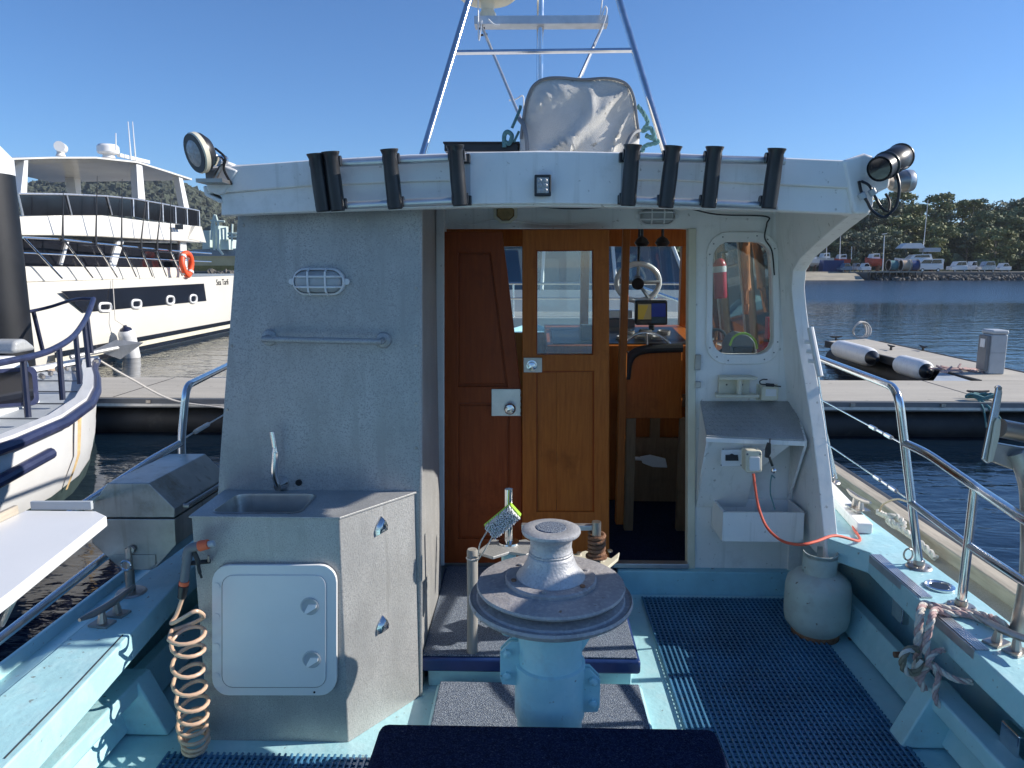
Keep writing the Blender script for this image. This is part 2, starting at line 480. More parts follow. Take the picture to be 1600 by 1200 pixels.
# wooded cover of the hill: one mass
ico = bmesh.new(); bmesh.ops.create_icosphere(ico, subdivisions=2, radius=1)
iv = np.array([v.co[:] for v in ico.verts]); iff = np.array([[v.index for v in f.verts] for f in ico.faces]); ico.free()
rng = np.random.default_rng(5)
def blobs(centres, radii, name, m, seedv=1):
    r_ = np.random.default_rng(seedv); V_, F_ = [], []
    for k, (c, r) in enumerate(zip(centres, radii)):
        d = 1 + r_.normal(0, 0.24, len(iv)); s = np.array([r * r_.uniform(.8, 1.2), r * r_.uniform(.8, 1.2), r * r_.uniform(.75, 1.25)])
        V_.append(iv * d[:, None] * s + np.array(c)); F_.append(iff + k * len(iv))
    V_, F_ = np.concatenate(V_), np.concatenate(F_)
    me = bpy.data.meshes.new(name); me.from_pydata(V_.tolist(), [], F_.tolist()); me.materials.append(MATS[m])
    return link(name, me)
cs, rs_ = [], []
while len(cs) < 9500:
    y = rng.uniform(330, 715); x = rng.uniform(-860, -330 + 190) * y / 700
    r = rng.uniform(1.5, 3.6); cs.append((x, y, hill(x, y) + r * 0.8)); rs_.append(r)
o = blobs(cs, rs_, 'forest', 'forest'); tag(o, 'dark hazy eucalypt forest covering the far hillside', 'forest', kind='stuff')

# right and centre shore: land, rock edge, ramp
def land(name, pts, z, m):
    b = B(); b.prism([V(x, y, -1) for x, y in pts], (0, 0, z + 1)); return struct(b.build(name, m, smooth=False))
land('shore', [(-26, 122), (43, 121), (44.5, 124), (54, 124), (55, 121), (330, 121), (330, 700), (-26, 700)], 1.25, 'asphalt')
b = B(); b.faces([V(43.5, 117.5, -0.05), V(53, 117.5, -0.05), V(54.5, 124.5, 1.3), V(43, 124.5, 1.3)], [(0, 1, 2, 3)]); struct(b.build('boat_ramp', 'ramp', smooth=False))
b = B(); g = []
for x in [-40 + 10 * i for i in range(38)]:
    g.append([V(x, y, z) for y, z in ((134, 1.2), (141, 2.2), (155, 5.0), (175, 7.5), (260, 8))])
b.loft(g, caps=False, closed=False); struct(b.build('bank', 'ground'))
def rocks(name, boxes, n, label, seed):
    r_ = np.random.default_rng(seed); c_, q_ = [], []
    for k in range(n):
        x0, x1, y0, y1, z0, z1 = boxes[k % len(boxes)]; t = r_.uniform()
        c_.append((r_.uniform(x0, x1), y0 + (y1 - y0) * t + r_.normal(0, .3), z0 + (z1 - z0) * t)); q_.append(r_.uniform(.16, .46))
    o = blobs(c_, q_, name, 'rock', seed); return tag(o, label, 'rocks', kind='stuff')
rocks('rock_edge', [(55.5, 100, 118.0, 121.0, 0.0, 0.6)] * 3 + [(100, 150, 118.0, 121.0, 0, 0.6), (30, 43, 118.0, 121.0, 0, 0.6), (-26, 30, 119, 122, 0, 1.3)], 1100, 'dark rock wall along the far right shoreline', 3)

# left shore behind the big yacht
land('shore', [(-400, 92), (-30, 92), (-28, 300), (-400, 300)], 1.6, 'asphalt')
b = B(); b.mm((-60, 95, 1.55), (-28, 98, 2.3)); o = b.build('grass_bank', 'grass_dry'); tag(o, 'dry grass strip on the left shore beyond the yacht', 'grass', kind='stuff')
b = B(); b.mm((-80, 100, 1.5), (-30, 100.6, 3.5)); b.mm((-80, 99.9, 3.5), (-30, 100.7, 3.62)); o = b.build('yellow_wall', 'yellow_wall'); tag(o, 'long low yellowish wall on the left shore', 'wall')
rocks('rock_edge', [(-60, -29, 88.5, 92, 0.0, 1.6)], 260, 'rock edge of the left shore behind the life ring', 8)

# ---- gum trees
def crown_mesh(name, seed, m, H=11.0, Rr=4.2, ncl=34, nl=95):
    r_ = np.random.default_rng(seed); V_, F_ = [], []; k = 0; tips = []
    for c in range(ncl):
        a = r_.uniform(0, 2 * math.pi); t = r_.uniform(0.14, 1.0); rad = Rr * math.sqrt(r_.uniform(0.02, 1)) * (1.05 - 0.75 * abs(t - 0.62) ** 1.2)
        cc = np.array([rad * math.cos(a), rad * math.sin(a), H * t * 0.93]); cr = r_.uniform(0.9, 1.75); tips.append(cc)
        for i in range(nl):
            d = r_.normal(0, 1, 3); d /= np.linalg.norm(d); p = cc + d * cr * r_.uniform(0.55, 1.05) * np.array([1.15, 1.15, .62])
            u = r_.normal(0, 1, 3); u[2] *= .6; u /= np.linalg.norm(u); w_ = np.cross(u, d); w_ /= (np.linalg.norm(w_) + 1e-6); s = r_.uniform(0.2, 0.46)
            V_ += [p - u * s, p + w_ * s * .6, p + u * s, p - w_ * s * .6]; F_.append((k, k + 1, k + 2, k + 3)); k += 4
    me = bpy.data.meshes.new(name); me.from_pydata([tuple(v) for v in V_], [], F_); me.materials.append(MATS[m])
    b = B(); b.tube([V(0, 0, -0.6), V(0.1, 0, H * .3), V(0.25, 0.1, H * .6), V(0.3, 0.1, H * .85)], [0.26, 0.2, 0.13, 0.05], 7)
    for c in tips[:9]:
        z = min(c[2] * .65, H * .6); b.tube([V(0.15, 0.05, z), V(c[0] * .5, c[1] * .5, (z + c[2]) / 2 + .3), V(*c)], [0.09, 0.06, 0.025], 5)
    bmesh.ops.recalc_face_normals(b.bm, faces=b.bm.faces); tm = bpy.data.meshes.new(name + '_trunk'); b.bm.to_mesh(tm); b.bm.free(); tm.materials.append(MATS['trunk'])
    return me, tm
CR = [crown_mesh('crown', 11 + k, m, H, r) for k, (m, H, r) in enumerate([('leaf_a', 11, 4.2), ('leaf_b', 9.5, 4.4), ('leaf_c', 12, 3.9), ('leaf_a', 8, 4.6), ('leaf_b', 11.5, 3.6), ('leaf_c', 10, 4.8)])]
rt = random.Random(21)
def tree(x, y, z, s, k, label, group='gum trees behind the far shore'):
    t = thing('gum_tree', label, 'tree', (x, y, z), group)
    for nm, me in (('crown', CR[k][0]), ('trunk', CR[k][1])):
        o = bpy.data.objects.new(nm, me); COL.objects.link(o); o.parent = t
    t.scale = (s, s, s * rt.uniform(.9, 1.1)); t.rotation_euler.z = rt.uniform(0, 6.28)
def bankz(y):
    ks = [(134, 1.2), (141, 2.2), (155, 5.0), (175, 7.5), (260, 8)]
    for (a, p), (c, q) in zip(ks[:-1], ks[1:]):
        if y <= c: return p + (q - p) * max(0, y - a) / (c - a)
    return 8
ROWS = ['in the front row', 'in the second row', 'in the third row', 'in the back row']
LB = {0: 'olive green gum tree with tall crown %s behind the shore', 1: 'yellow green spreading gum tree %s behind the shore', 2: 'dark grey green gum tree %s behind the shore'}
for row, (y, n, s0, s1, x0, x1) in enumerate(((138, 17, .62, .82, 44, 118), (148, 17, .8, 1.0, 40, 125), (160, 16, .85, 1.08, 42, 135), (176, 14, .9, 1.12, 50, 145))):
    for i in range(n):
        x = x0 + (x1 - x0) * (i + rt.uniform(.15, .85)) / n; yy = y + rt.uniform(-4, 4); k = rt.randrange(6)
        tree(x, yy, bankz(yy), rt.uniform(s0, s1), k, LB[{0: 0, 3: 0, 1: 1, 4: 1, 2: 2, 5: 2}[k]] % ROWS[row])
for i in range(20):
    k = rt.randrange(6); yy = rt.uniform(140, 175)
    tree(-24 + 66 * (i + rt.random()) / 20, yy, bankz(yy), rt.uniform(.6, .9), k, 'gum tree glimpsed through the wheelhouse windows', 'gum trees ahead of the wheelhouse')
# undergrowth closing the wood
cs, rs_ = [], []
r2 = np.random.default_rng(17)
for k in range(520):
    y = r2.uniform(136, 185); x = r2.uniform(-30, 150); r = r2.uniform(.8, 1.9) + (y - 136) * 0.015; cs.append((x, y, bankz(y) + r * .6)); rs_.append(r)
o = blobs(cs, rs_, 'undergrowth', 'leaf_c', 4); tag(o, 'dense dark undergrowth below the gum trees on the far shore', 'shrubs', kind='stuff')

# ---- vehicles and boats ashore on the right
def car(px0, px1, pyb, Y, kind, m, label):
    a, c = P(px0, pyb, Y=Y), P(px1, pyb, Y=Y); L = c.x - a.x; z = a.z
    t = thing('parked_van' if kind == 'van' else 'parked_car', label, 'van' if kind == 'van' else 'car', (a.x, Y, 1.25), 'vehicles parked on the far shore')
    H = {'van': 2.15, 'suv': 1.8, 'ute': 1.8, 'sedan': 1.5}[kind]; z0 = 1.25
    body = {'van': [(0, .18), (0, .55), (.06, .62), (.98, .60), (1, .2)], 'suv': [(0, .18), (0, .5), (.25, .56), (1, .58), (1, .2)], 'ute': [(0, .2), (0, .5), (.25, .55), (1, .55), (1, .22)], 'sedan': [(0, .2), (0, .48), (.25, .56), (1, .58), (1, .2)]}[kind]
    roofp = {'van': [(.05, .6), (.2, .97), (.96, 1), (.985, .6)], 'suv': [(.22, .56), (.36, .95), (.9, .98), (.98, .58)], 'ute': [(.22, .55), (.34, .97), (.62, .98), (.66, .55)], 'sedan': [(.24, .55), (.40, .97), (.72, .98), (.92, .58)]}[kind]
    W_ = 1.8
    pt = lambda l, y: [V(a.x + u * L, y, z0 + v * H) for u, v in l]
    B().prism(pt(body, Y), (0, W_, 0)).build('body', m, t, bev=.05)
    i_ = lambda l, y, f: pt([(u, v) for u, v in l], y)
    B().loft([pt(roofp, Y + .12), pt(roofp, Y + W_ - .12)]).build('cabin', m, t, bev=.04)
    cu = sum(u for u, v in roofp) / 4; cv = sum(v for u, v in roofp) / 4
    for s in range(2):
        q = [(cu + (u - cu) * .86, cv + (v - cv) * .72) for u, v in roofp]; mid = (q[0][0] + q[-1][0]) / 2
        if s == 0: w4 = [q[0], q[1], ((q[1][0] + q[2][0]) / 2 - .008, q[1][1]), (mid - .008, q[0][1])]
        else: w4 = [(mid + .008, q[0][1]), ((q[1][0] + q[2][0]) / 2 + .008, q[1][1]), q[2], q[3]]
        B().prism(pt(w4, Y + .10), (0, .03, 0)).build('window', 'dark_glass', t)
    for u in (.2, .8):
        o_ = V(a.x + u * L, Y - .01, z0 + .33 * L / 4.6)
        wv = B().cyl(o_, o_ + V(0, .22, 0), .33 * L / 4.6, seg=16).build('wheel', 'tyre', t)
        B().cyl(o_ + V(0, -.01, 0), o_ + V(0, .02, 0), .2 * L / 4.6, seg=12).build('rim', 'alu', wv)
    B().mm((a.x - .02, Y + .1, z0 + .38 * H), (a.x + .05, Y + .4, z0 + .48 * H)).build('headlight', 'lens', t)
car(1433, 1474, 424, 122.5, 'van', 'car_white', 'white van parked at the shore beside the net drums')
car(1487, 1512, 424, 124, 'suv', 'car_white', 'white wagon parked just right of the white van')
car(1513, 1534, 423, 126, 'ute', 'car_white', 'white utility with dark tray between two parked wagons')
car(1534, 1556, 423, 122.5, 'suv', 'car_silver', 'silver four wheel drive parked near the right end of the row')
car(1562, 1580, 423, 125, 'sedan', 'car_white', 'small white car at the right end of the parked row')
car(1314, 1332, 423, 123.5, 'sedan', 'car_blue', 'blue grey car parked right of the blue container')
car(1333, 1347, 423, 126, 'sedan', 'car_silver', 'silver car in the middle of three beside the container')
car(1346, 1361, 423, 123.5, 'sedan', 'car_white', 'white car left of the low jetty shed')
# container
p0, p1 = P(1286, 421, Y=126), P(1318, 421, Y=126)
t = thing('shipping_container', 'dark blue shipping container standing behind the boat ramp', 'container', (p0.x, 126, 1.25))
B().mm((p0.x, 126, 1.27), (p1.x, 128, 3.2)).build('container_box', 'container', t)
n = 16
for k in range(n):
    x = p0.x + (p1.x - p0.x) * (k + .5) / n; B().mm((x - .05, 125.95, 1.35), (x + .05, 126.02, 3.12)).build('rib', 'container', t)
# boats on the hard
def hard_boat(px0, px1, pyt, Y, m, label, cabin=True, mast=None, hullh=1.3):
    a, c = P(px0, 400, Y=Y), P(px1, 400, Y=Y); zt = P(px0, pyt, Y=Y).z; L = c.x - a.x; zb = zt - (0.9 if cabin else 0) - hullh
    t = thing('boat_ashore', label, 'boat', (a.x, Y, 1.25), 'boats standing ashore')
    rr = []
    for u, wd, dz in ((0, .05, .25), (.12, .5, .12), (.35, .95, .03), (.7, 1, 0), (1, .85, 0)):
        x = a.x + u * L; h = 1.3 * wd; rr.append([V(x, Y - h, zb + hullh + dz), V(x, Y - h * .8, zb + hullh * .45), V(x, Y, zb), V(x, Y + h * .8, zb + hullh * .45), V(x, Y + h, zb + hullh + dz)])
    B().loft(rr).build('hull', m, t)
    if cabin:
        cb = B().prism([V(a.x + u * L, Y - .9, zb + hullh + v) for u, v in ((.25, 0), (.36, .8), (.72, .9), (.76, 0))], (0, 1.8, 0)).build('cabin', 'white_clean', t)
        B().prism([V(a.x + u * L, Y - .93, zb + hullh + v) for u, v in ((.36, .3), (.40, .68), (.68, .74), (.70, .3))], (0, .04, 0)).build('window', 'dark_glass', cb)
    for u in (.3, .8): B().mm((a.x + u * L - .1, Y - .5, 1.2), (a.x + u * L + .1, Y + .5, zb + .3)).build('cradle', 'rust', t)
    if mast:
        q0, q1 = P(mast[0], 405, Y=Y), P(mast[1], mast[2], Y=Y); B().tube([q0, q1], [.07, .05], 8).build('mast', 'white_clean', t)
    return t
hard_boat(1258, 1278, 396, 127, 'white_clean', 'white motor boat on a cradle nearest the cabin wing', mast=(1291, 1292, 375))
hard_boat(1276, 1300, 395, 131, 'yacht_white', 'white sailing boat ashore behind the blue container', mast=(1312, 1314, 349))
hard_boat(1352, 1378, 396, 128, 'hull_red', 'red trawler ashore left of the tall street mast', mast=None)
t = hard_boat(1398, 1471, 397, 132, 'white_clean', 'large white motor yacht ashore with tall leaning mast', mast=(1441, 1450, 312), hullh=1.8)
q = P(1425, 388, Y=131); B().prism([q + V(-2.0, 0, 0), q + V(-1, 0, .9), q + V(1.6, 0, .9), q + V(2.4, 0, 0)], (0, 2, 0)).build('flybridge', 'white_clean', t)
B().mm(q + V(2.0, 0, 1.0) + V(0, 0, -.9), q + V(5.0, 1.5, -.6)).build('tender', 'grey_paint', t)
hard_boat(1302, 1326, 397, 134, 'hull_red', 'red hulled fishing boat ashore behind the container end')
o = B().tube([P(1379, 423, Y=121.6), P(1382, 368, Y=121.6)], [.1, .07], 8).tube([P(1378, 366, Y=121.6), P(1386, 365, Y=121.6)], .06, 6).build('lamp_mast', 'white_clean'); tag(o, 'white lamp mast on the jetty before the red trawler', 'lamp post')
t = thing('jetty', 'low dark jetty with posts in front of the parked cars', 'jetty', P(1375, 425, Y=119.5))
a, c = P(1358, 417, Y=119), P(1440, 417, Y=119)
B().mm((a.x, 118.6, 1.2), (c.x, 121, 1.4)).build('jetty_deck', 'timber', t)
for k in range(9):
    x = a.x + (c.x - a.x) * k / 8; B().cyl((x, 118.6, -0.4), (x, 118.6, 1.25), .13, seg=8).build('jetty_post', 'rubber', t)
for px, m, lab in ((1394, 'rope_green', 'teal net drum at the left of the net drums on the jetty'), (1413, 'rope_tan', 'net drum wound with tan and orange net on the jetty'), (1427, 'container', 'dark blue net drum at the right of the jetty')):
    c = P(px, 415, Y=119.8); t = thing('net_drum', lab, 'net drum', (c.x, c.y, 1.4), 'net drums on the jetty')
    c.z = 2.35; L = .62
    B().cyl(c + V(-L, 0, 0), c + V(L, 0, 0), .78, seg=20).build('net_roll', m, t)
    for s in (-1, 1): B().lathe([(.05, 0), (.95, 0), (.95, .06), (.05, .06)], c + V(s * L, 0, 0), (1, 0, 0), 20).build('drum_end', 'rope_white' if px == 1413 else 'steel_worn', t)
    B().mm(c + V(-L, -.1, -.95), c + V(L, .1, -.6)).build('drum_base', 'rust', t)
for px, py0, Y in ((1291, 375, 130), (1330, 385, 133)):
    o = B().tube([P(px, 405, Y=Y), P(px + 1, py0, Y=Y)], [.07, .05], 8).build('bare_mast', 'alu'); tag(o, 'thin bare mast rising %s' % ('over the blue container' if px == 1291 else 'behind the parked blue grey car'), 'mast')
# grey-green ship behind the left shore
t = thing('grey_ship', 'pale green grey work ship with lattice mast beyond the yacht', 'ship', P(335, 400, Y=112))
B().prism(PL([(300, 402), (372, 402), (372, 388), (300, 390)], Y=112), (0, 8, 0)).build('hull', 'car_blue', t)
B().prism(PL([(316, 390), (328, 390), (328, 360), (317, 360)], Y=112), (0, 6, 0)).build('deckhouse', 'ship_grey', t)
B().prism(PL([(343, 390), (358, 390), (357, 374), (344, 374)], Y=111), (0, 6, 0)).build('deckhouse', 'ship_grey', t)
B().prism(PL([(328, 391), (341, 391), (340, 352), (331, 352)], Y=113), (0, 4, 0)).build('bridge', 'ship_grey', t)
for q in ([(335, 391), (335, 335)], [(341, 391), (341, 350), (337, 336)], [(330, 375), (331, 352), (335, 336)], [(329, 345), (351, 346)], [(352, 376), (352, 358)], [(347, 376), (346, 357), (353, 357)], [(356, 365), (372, 365)], [(356, 370), (372, 370)], [(362, 390), (363, 350)], [(341, 388), (348, 398)]):
    B().tube(PL(q, Y=110.8), .17, 6).build('mast_strut', 'ship_grey', t)

# ================================================================== docks
dock = thing('floating_dock', 'long concrete floating dock with black pipe floats crossing behind the boat', 'dock', (0, 10.6, 0))
B().mm((-9.5, 9.72, 0.40), (20, 11.5, 0.5)).build('deck_slab', 'concrete', dock, bev=0.01)
B().mm((-9.52, 9.68, 0.36), (20, 9.718, 0.49)).build('edge_beam', 'grey_plastic', dock, bev=0.008)
B().mm((-9.52, 9.66, 0.385), (20, 9.679, 0.42)).build('edge_beam', 'alu', dock)
for y in (9.95, 11.2): B().cyl((-9.6, y, 0.12), (20, y, 0.12), 0.235, seg=24).build('float_pipe', 'rubber', dock)
for k in range(12): B().mm((-8.2 + 2.4 * k, 9.73, 0.496), (-8.185 + 2.4 * k, 11.49, 0.5035)).build('slab_joint', 'rubber', dock)
for k in range(24): B().mm((-8.9 + 1.2 * k, 9.655, 0.43), (-8.84 + 1.2 * k, 9.679, 0.47)).build('edge_bolt', 'steel_worn', dock)
fd = thing('finger_dock', 'narrow sandy finger dock with timber edge alongside the starboard hull', 'dock', (2.3, 4, 0))
B().mm((1.92, -3, 0.40), (2.6, 9.66, 0.5)).build('deck_slab', 'grit', fd)
B().mm((2.57, -3, 0.46), (2.68, 9.66, 0.58)).build('timber_edge', 'timber', fd, bev=0.012)
B().cyl((3.12, -3, 0.10), (3.12, 9.6, 0.10), 0.19, seg=24).build('float_pipe', 'rubber', fd)
B().cyl((2.2, -3, 0.12), (2.2, 9.6, 0.12), 0.235, seg=20).build('float_pipe', 'rubber', fd)
for y in (0, 3.4, 6.6): B().mm((2.3, y, 0.18), (3.1, y + 0.12, 0.30)).build('cross_arm', 'steel_worn', fd)
ff = thing('finger_dock', 'short finger dock with two white fenders beyond the main dock', 'dock', (7.7, 14.6, 0))
B().prism([V(7.15, 11.53, .4), V(8.5, 11.53, .4), V(8.35, 18.2, .4), V(7.15, 17.6, .4)], (0, 0, .1)).build('deck_slab', 'concrete', ff, bev=.01)
B().prism([V(7.0, 11.53, .42), V(6.4, 11.53, .42), V(7.1, 12.6, .42)], (0, 0, .07)).build('corner_gusset', 'grey_paint', ff)
for x in (7.13, 8.42): B().prism([V(x - .03, 11.53, .36), V(x + .03, 11.53, .36), V(x + .03, 17.6, .36), V(x - .03, 17.6, .36)], (0, 0, .15)).build('edge_beam', 'rubber', ff)
for x in (7.4, 8.1): B().cyl((x, 11.6, .1), (x, 17.7, .1), .22, seg=18).build('float_pipe', 'rubber', ff)
def fender(c, ax, L, r, label, body, end, nm='dock_fender', grp=None):
    ax = Vector(ax).normalized(); t = thing(nm, label, 'fender', c, grp)
    B().lathe([(r * .75, -L * .42), (r * .95, -L * .36), (r, -L * .3), (r, L * .3), (r * .95, L * .36), (r * .75, L * .42)], c, ax, 22).build('fender_body', body, t)
    for s in (-1, 1): B().lathe([(r * .8, L * .40), (r * .6, L * .46), (r * .25, L * .5), (r * .2, L * .54), (.001, L * .54)], c, ax * s, 22).build('fender_end', end, t)
    return t
fender(P(1334, 551, X=6.95), (0.02, 1, 0), 2.1, .2, 'larger white fender on the far end of the finger dock', 'white', 'black', grp='white fenders on the finger dock')
fender(P(1426, 574, X=6.95), (0.02, 1, 0), 1.15, .18, 'smaller white fender near the base of the finger dock', 'white', 'black', grp='white fenders on the finger dock')
def simple_cleat(c, par, d=(1, 0, 0), L=.3):
    d = Vector(d); b = B(); b.tube([c + d * (-L / 2) + V(0, 0, .1), c + d * (-L * .2) + V(0, 0, .085), c + d * (L * .2) + V(0, 0, .085), c + d * (L / 2) + V(0, 0, .1)], [.012, .022, .022, .012], 8)
    b.cyl(c, c + V(0, 0, .09), .03, .02, seg=8); return b.build('cleat', 'rubber', par)
simple_cleat(P(1527, 622, Z=.5), dock); simple_cleat(P(1392, 547, Z=.5), ff, (0, 1, 0)); simple_cleat(P(1442, 548, Z=.5), ff, (0, 1, 0)); simple_cleat(P(1306, 532, Z=.5), ff, (1, 0, 0))
c = P(1346, 528, Z=.5)
b = B()
for k in range(3): b.tube([c + V(.22 * math.cos(a) * (1 - .15 * k), .05 * math.sin(a * 2) + .06 * k, .2 + .2 * math.sin(a)) for a in [2 * math.pi * i / 20 for i in range(21)]], .02, 6)
o = b.build('rope_coil', 'rope_white'); tag(o, 'white coiled rope loop on the far end of the finger dock', 'rope')
b = B()
for k in range(4): b.tube([P(1528, 622, Z=.53) + V(.16 * math.cos(a) + .03 * k, .05 * math.sin(a), .03 + .03 * math.sin(2 * a + k)) for a in [2 * math.pi * i / 16 for i in range(17)]], .016, 6)
b.tube(spline([P(1531, 624, Z=.52), P(1548, 640, Y=9.65), P(1562, 655, Y=9.6), P(1567, 672, Y=9.6)]), .022, 6); b.tube(spline([P(1528, 624, Z=.52), P(1537, 640, Y=9.64), P(1541, 668, Y=9.62)]), .012, 6)
o = b.build('dock_line', 'rope_green'); tag(o, 'green mooring line wound on the dock cleat at right', 'rope')
rn = random.Random(2); b = B()
for k in range(7):
    c = P(1470 + 18 * k / 3, 578 + rn.uniform(-3, 3), Z=.54); b.tube(spline([c + V(rn.uniform(-.5, .1), rn.uniform(-.1, .1), rn.uniform(0, .1)), c, c + V(rn.uniform(0, .5), rn.uniform(-.1, .2), -.02), c + V(rn.uniform(.1, .3), -.2, -.25 if k < 3 else -.02)]), .018, 5)
o = b.build('tangled_lines', 'rope_red'); tag(o, 'tangled red ropes on the finger dock left of the power pedestal', 'rope')
# power pedestal
c = P(1553, 585, Z=.5)
t = thing('power_pedestal', 'grey power and water pedestal standing on the dock', 'pedestal', c)
hz = P(1560, 523, Y=c.y).z
B().mm(c + V(-.09, -.0, 0), V(c.x + .17, c.y + .3, hz)).build('pedestal_body', 'grey_paint', t, bev=.02)
B().mm(V(c.x - .10, c.y - .01, hz + .002), V(c.x + .18, c.y + .31, hz + .075)).build('pedestal_cap', 'grey_paint', t, bev=.03)
B().mm(c + V(-.15, .03, .06), V(c.x - .091, c.y + .27, hz - .02)).build('socket_side', 'grey_plastic', t, bev=.01)
B().mm(V(c.x - .16, c.y + .08, hz - .22), V(c.x - .1505, c.y + .2, hz - .08)).build('meter_plate', 'white_clean', t)
B().mm(c + V(-.085, -.004, .36), c + V(.165, -.0005, .365)).build('panel_seam', 'grey_plastic', t)
# dock rope and cleat on the timber edge beside us
c = P(1392, 812, Z=.6); b = B()
for s in twist_rope(resample(spline([P(1372, 800, Z=.6), P(1385, 806, Z=.64), P(1402, 808, Z=.64), P(1412, 820, Z=.62), P(1398, 822, Z=.6), P(1388, 812, Z=.62), P(1408, 826, Z=.6), P(1430, 842, Z=.58), P(1446, 856, Z=.56), P(1462, 872, Z=.53)]), .02), .02): b.tube(s, .012, 5)
o = b.build('dock_line', 'rope_white'); tag(o, 'weathered tan mooring line coiled on the finger dock edge', 'rope')
o = B().tube(spline([P(1374, 800, Z=.62), P(1380, 788, Z=.75), P(1400, 780, Z=.85), P(1418, 784, Z=.9)]), .006, 6).build('thin_line', 'rope_tan'); tag(o, 'thin line arching from the finger dock to the rail stanchion', 'rope')

# black pile with white cone
c = P(1, 560, Y=9.1); c.z = -.5
t = thing('mooring_pile', 'tall black mooring pile with white conical cap at left edge', 'pile', (c.x, c.y, 0))
zt = P(20, 250, Y=9.1).z
tc_ = V(c.x, c.y, zt)
B().cyl(c, tc_, .375, .37, seg=40).build('pile_shaft', 'pile_black', t)
zc_ = P(0, 222, Y=9.1).z
B().lathe([(.375, -.20), (.375, 0), (.03, .42), (.001, .43)], V(tc_.x, c.y, zt + .03), seg=32).build('pile_cap', 'white_clean', t, ang=20)

# ================================================================== white boat with navy rails at left
lb = thing('motor_launch', 'white launch with navy rubbing rail and navy bow rails at left', 'boat', (-5.55, 6.5, 0))
def lx(y):    # starboard sheer half breadth about x=-5.6
    ks = [(-1, 1.45), (5.6, 1.42), (6.0, 1.40), (6.6, 1.32), (7.35, 1.06), (8.2, .62), (8.9, .22), (9.35, .03)]
    for (a, p), (c, q) in zip(ks[:-1], ks[1:]):
        if y <= c: return p + (q - p) * max(0, y - a) / (c - a)
    return .03
lz = lambda y: .9 + .17 * max(0, (y - 5.6) / 3.75) ** 1.3
cxl = lambda y: CXL - .2 * min(1, max(0, (y - 6.6) / 2.6)) ** 1.2
YL = [-1, 1, 3, 4.5, 5.6, 6.3, 7, 7.6, 8.2, 8.7, 9.1, 9.35]
CXL = -5.6
rr = [[V(cxl(y) + s * lx(y) * f, y - k * max(0, (y - 8)) * .12, z) for s, f, z, k in ((-1, 1, lz(y), 0), (-1, .97, .5, .3), (-1, .86, .16, .8), (-1, .6, -.3, 1.5), (1, .6, -.3, 1.5), (1, .86, .16, .8), (1, .97, .5, .3), (1, 1, lz(y), 0))] for y in YL]
B().loft(rr, closed=False, caps=False).build('hull', 'white_clean', lb, ang=60)
rr = [[V(cxl(y) + lx(y) * f + o_, y - k * max(0, y - 8) * .12, z) for f, z, k, o_ in ((.875, .20, .75, .004), (.80, 0.02, 1.0, .004), (.70, -.2, 1.3, .004))] for y in YL]
B().loft(rr, closed=False, caps=False).build('boot_stripe', 'foul', lb)
rr = [[V(cxl(y) + lx(y) * s * .985, y, lz(y) - .02) for s in (-1, -.5, 0, .5, 1)] for y in YL]
B().loft(rr, closed=False, caps=False).build('deck', 'grey_paint', lb)
for k, y in enumerate((6.4, 7.0, 7.55, 8.1)): B().mm((cxl(y) - lx(y) * .9, y, lz(y) - .017), (cxl(y) + lx(y) * .8, y + .015, lz(y) - .008)).build('deck_seam', 'grey_plastic', lb)
for s in (-1, 1):
    B().loft([[V(cxl(y) + s * (lx(y) - .13), y, lz(y)), V(cxl(y) + s * (lx(y) + .0), y, lz(y)), V(cxl(y) + s * lx(y), y, lz(y) + .05), V(cxl(y) + s * (lx(y) - .12), y, lz(y) + .05)] for y in YL[3:]]).build('toe_rail', 'white_clean', lb)
    B().tube([V(cxl(y) + s * (lx(y) + .03), y, lz(y) - .02) for y in YL[1:]], .05, 10).build('rubbing_rail', 'navy_rail', lb)
q0, q1 = P(80, 708, X=CXL + 1.44), P(-30, 768, X=CXL + 1.46)
B().tube([q0, q1], .05, 10).build('lower_rubbing_rail', 'navy_rail', lb)
B().prism([P(x, y, X=CXL + 1.0) + V(.395, 0, 0) for x, y in [(76, 672), (80, 672), (74, 730), (70, 745), (68, 730)]], (.03, 0, 0)).build('rust_streak', 'rust_stain', lb) if False else None
st_ = []
for k in range(7):
    f = k / 6; y = 6.62 - .05 * f; z = lz(y) - .06 - (lz(y) - .24) * f; fr = .97 + .03 * max(0, (z - .5) / .4) if z > .5 else .86 + .11 * (z - .16) / .34
    st_.append([V(cxl(y) + lx(y) * fr + .007, y - .03 * (1 - .4 * f), z), V(cxl(y) + lx(y) * fr + .007, y + .03 * (1 - .6 * f), z)])
B().loft(st_, closed=False, caps=False).build('rust_streak', 'rust_stain', lb)
tp = [(146, 467, -5.55), (141, 482, -5.4), (133, 500, -5.2), (116, 524, -4.82), (92, 541, -4.6), (60, 554, -4.5), (0, 567, -4.4), (-60, 578, -4.36)]
pts = [P(x, y, X=X) for x, y, X in tp]
tl = [(146, 467, -5.55), (125, 467, -5.8), (105, 471, -6.1), (80, 479, -6.4), (50, 486, -6.62), (0, 495, -6.75)]
ptl = [P(x, y, X=X) for x, y, X in tl]
B().tube(spline(pts, 5), .03, 10).build('bow_rail', 'navy_rail', lb); B().tube(spline(ptl, 5), .022, 8).build('bow_rail', 'navy_rail', lb)
for (x, y, X), (bx, by) in (((136, 495, -5.26), (143, 552)), ((131, 503, -5.16), (139, 574)), ((118, 522, -4.86), (125, 600)), ((92, 541, -4.6), (98, 625)), ((36, 560, -4.46), (44, 652)), ((52, 486, -6.62), (68, 553))):
    q = P(x, y, X=X); B().tube([q, P(bx, by, X=X + (.03 if X > -6 else 0))], .027, 8).build('rail_post', 'navy', lb)
X1 = CXL + .62
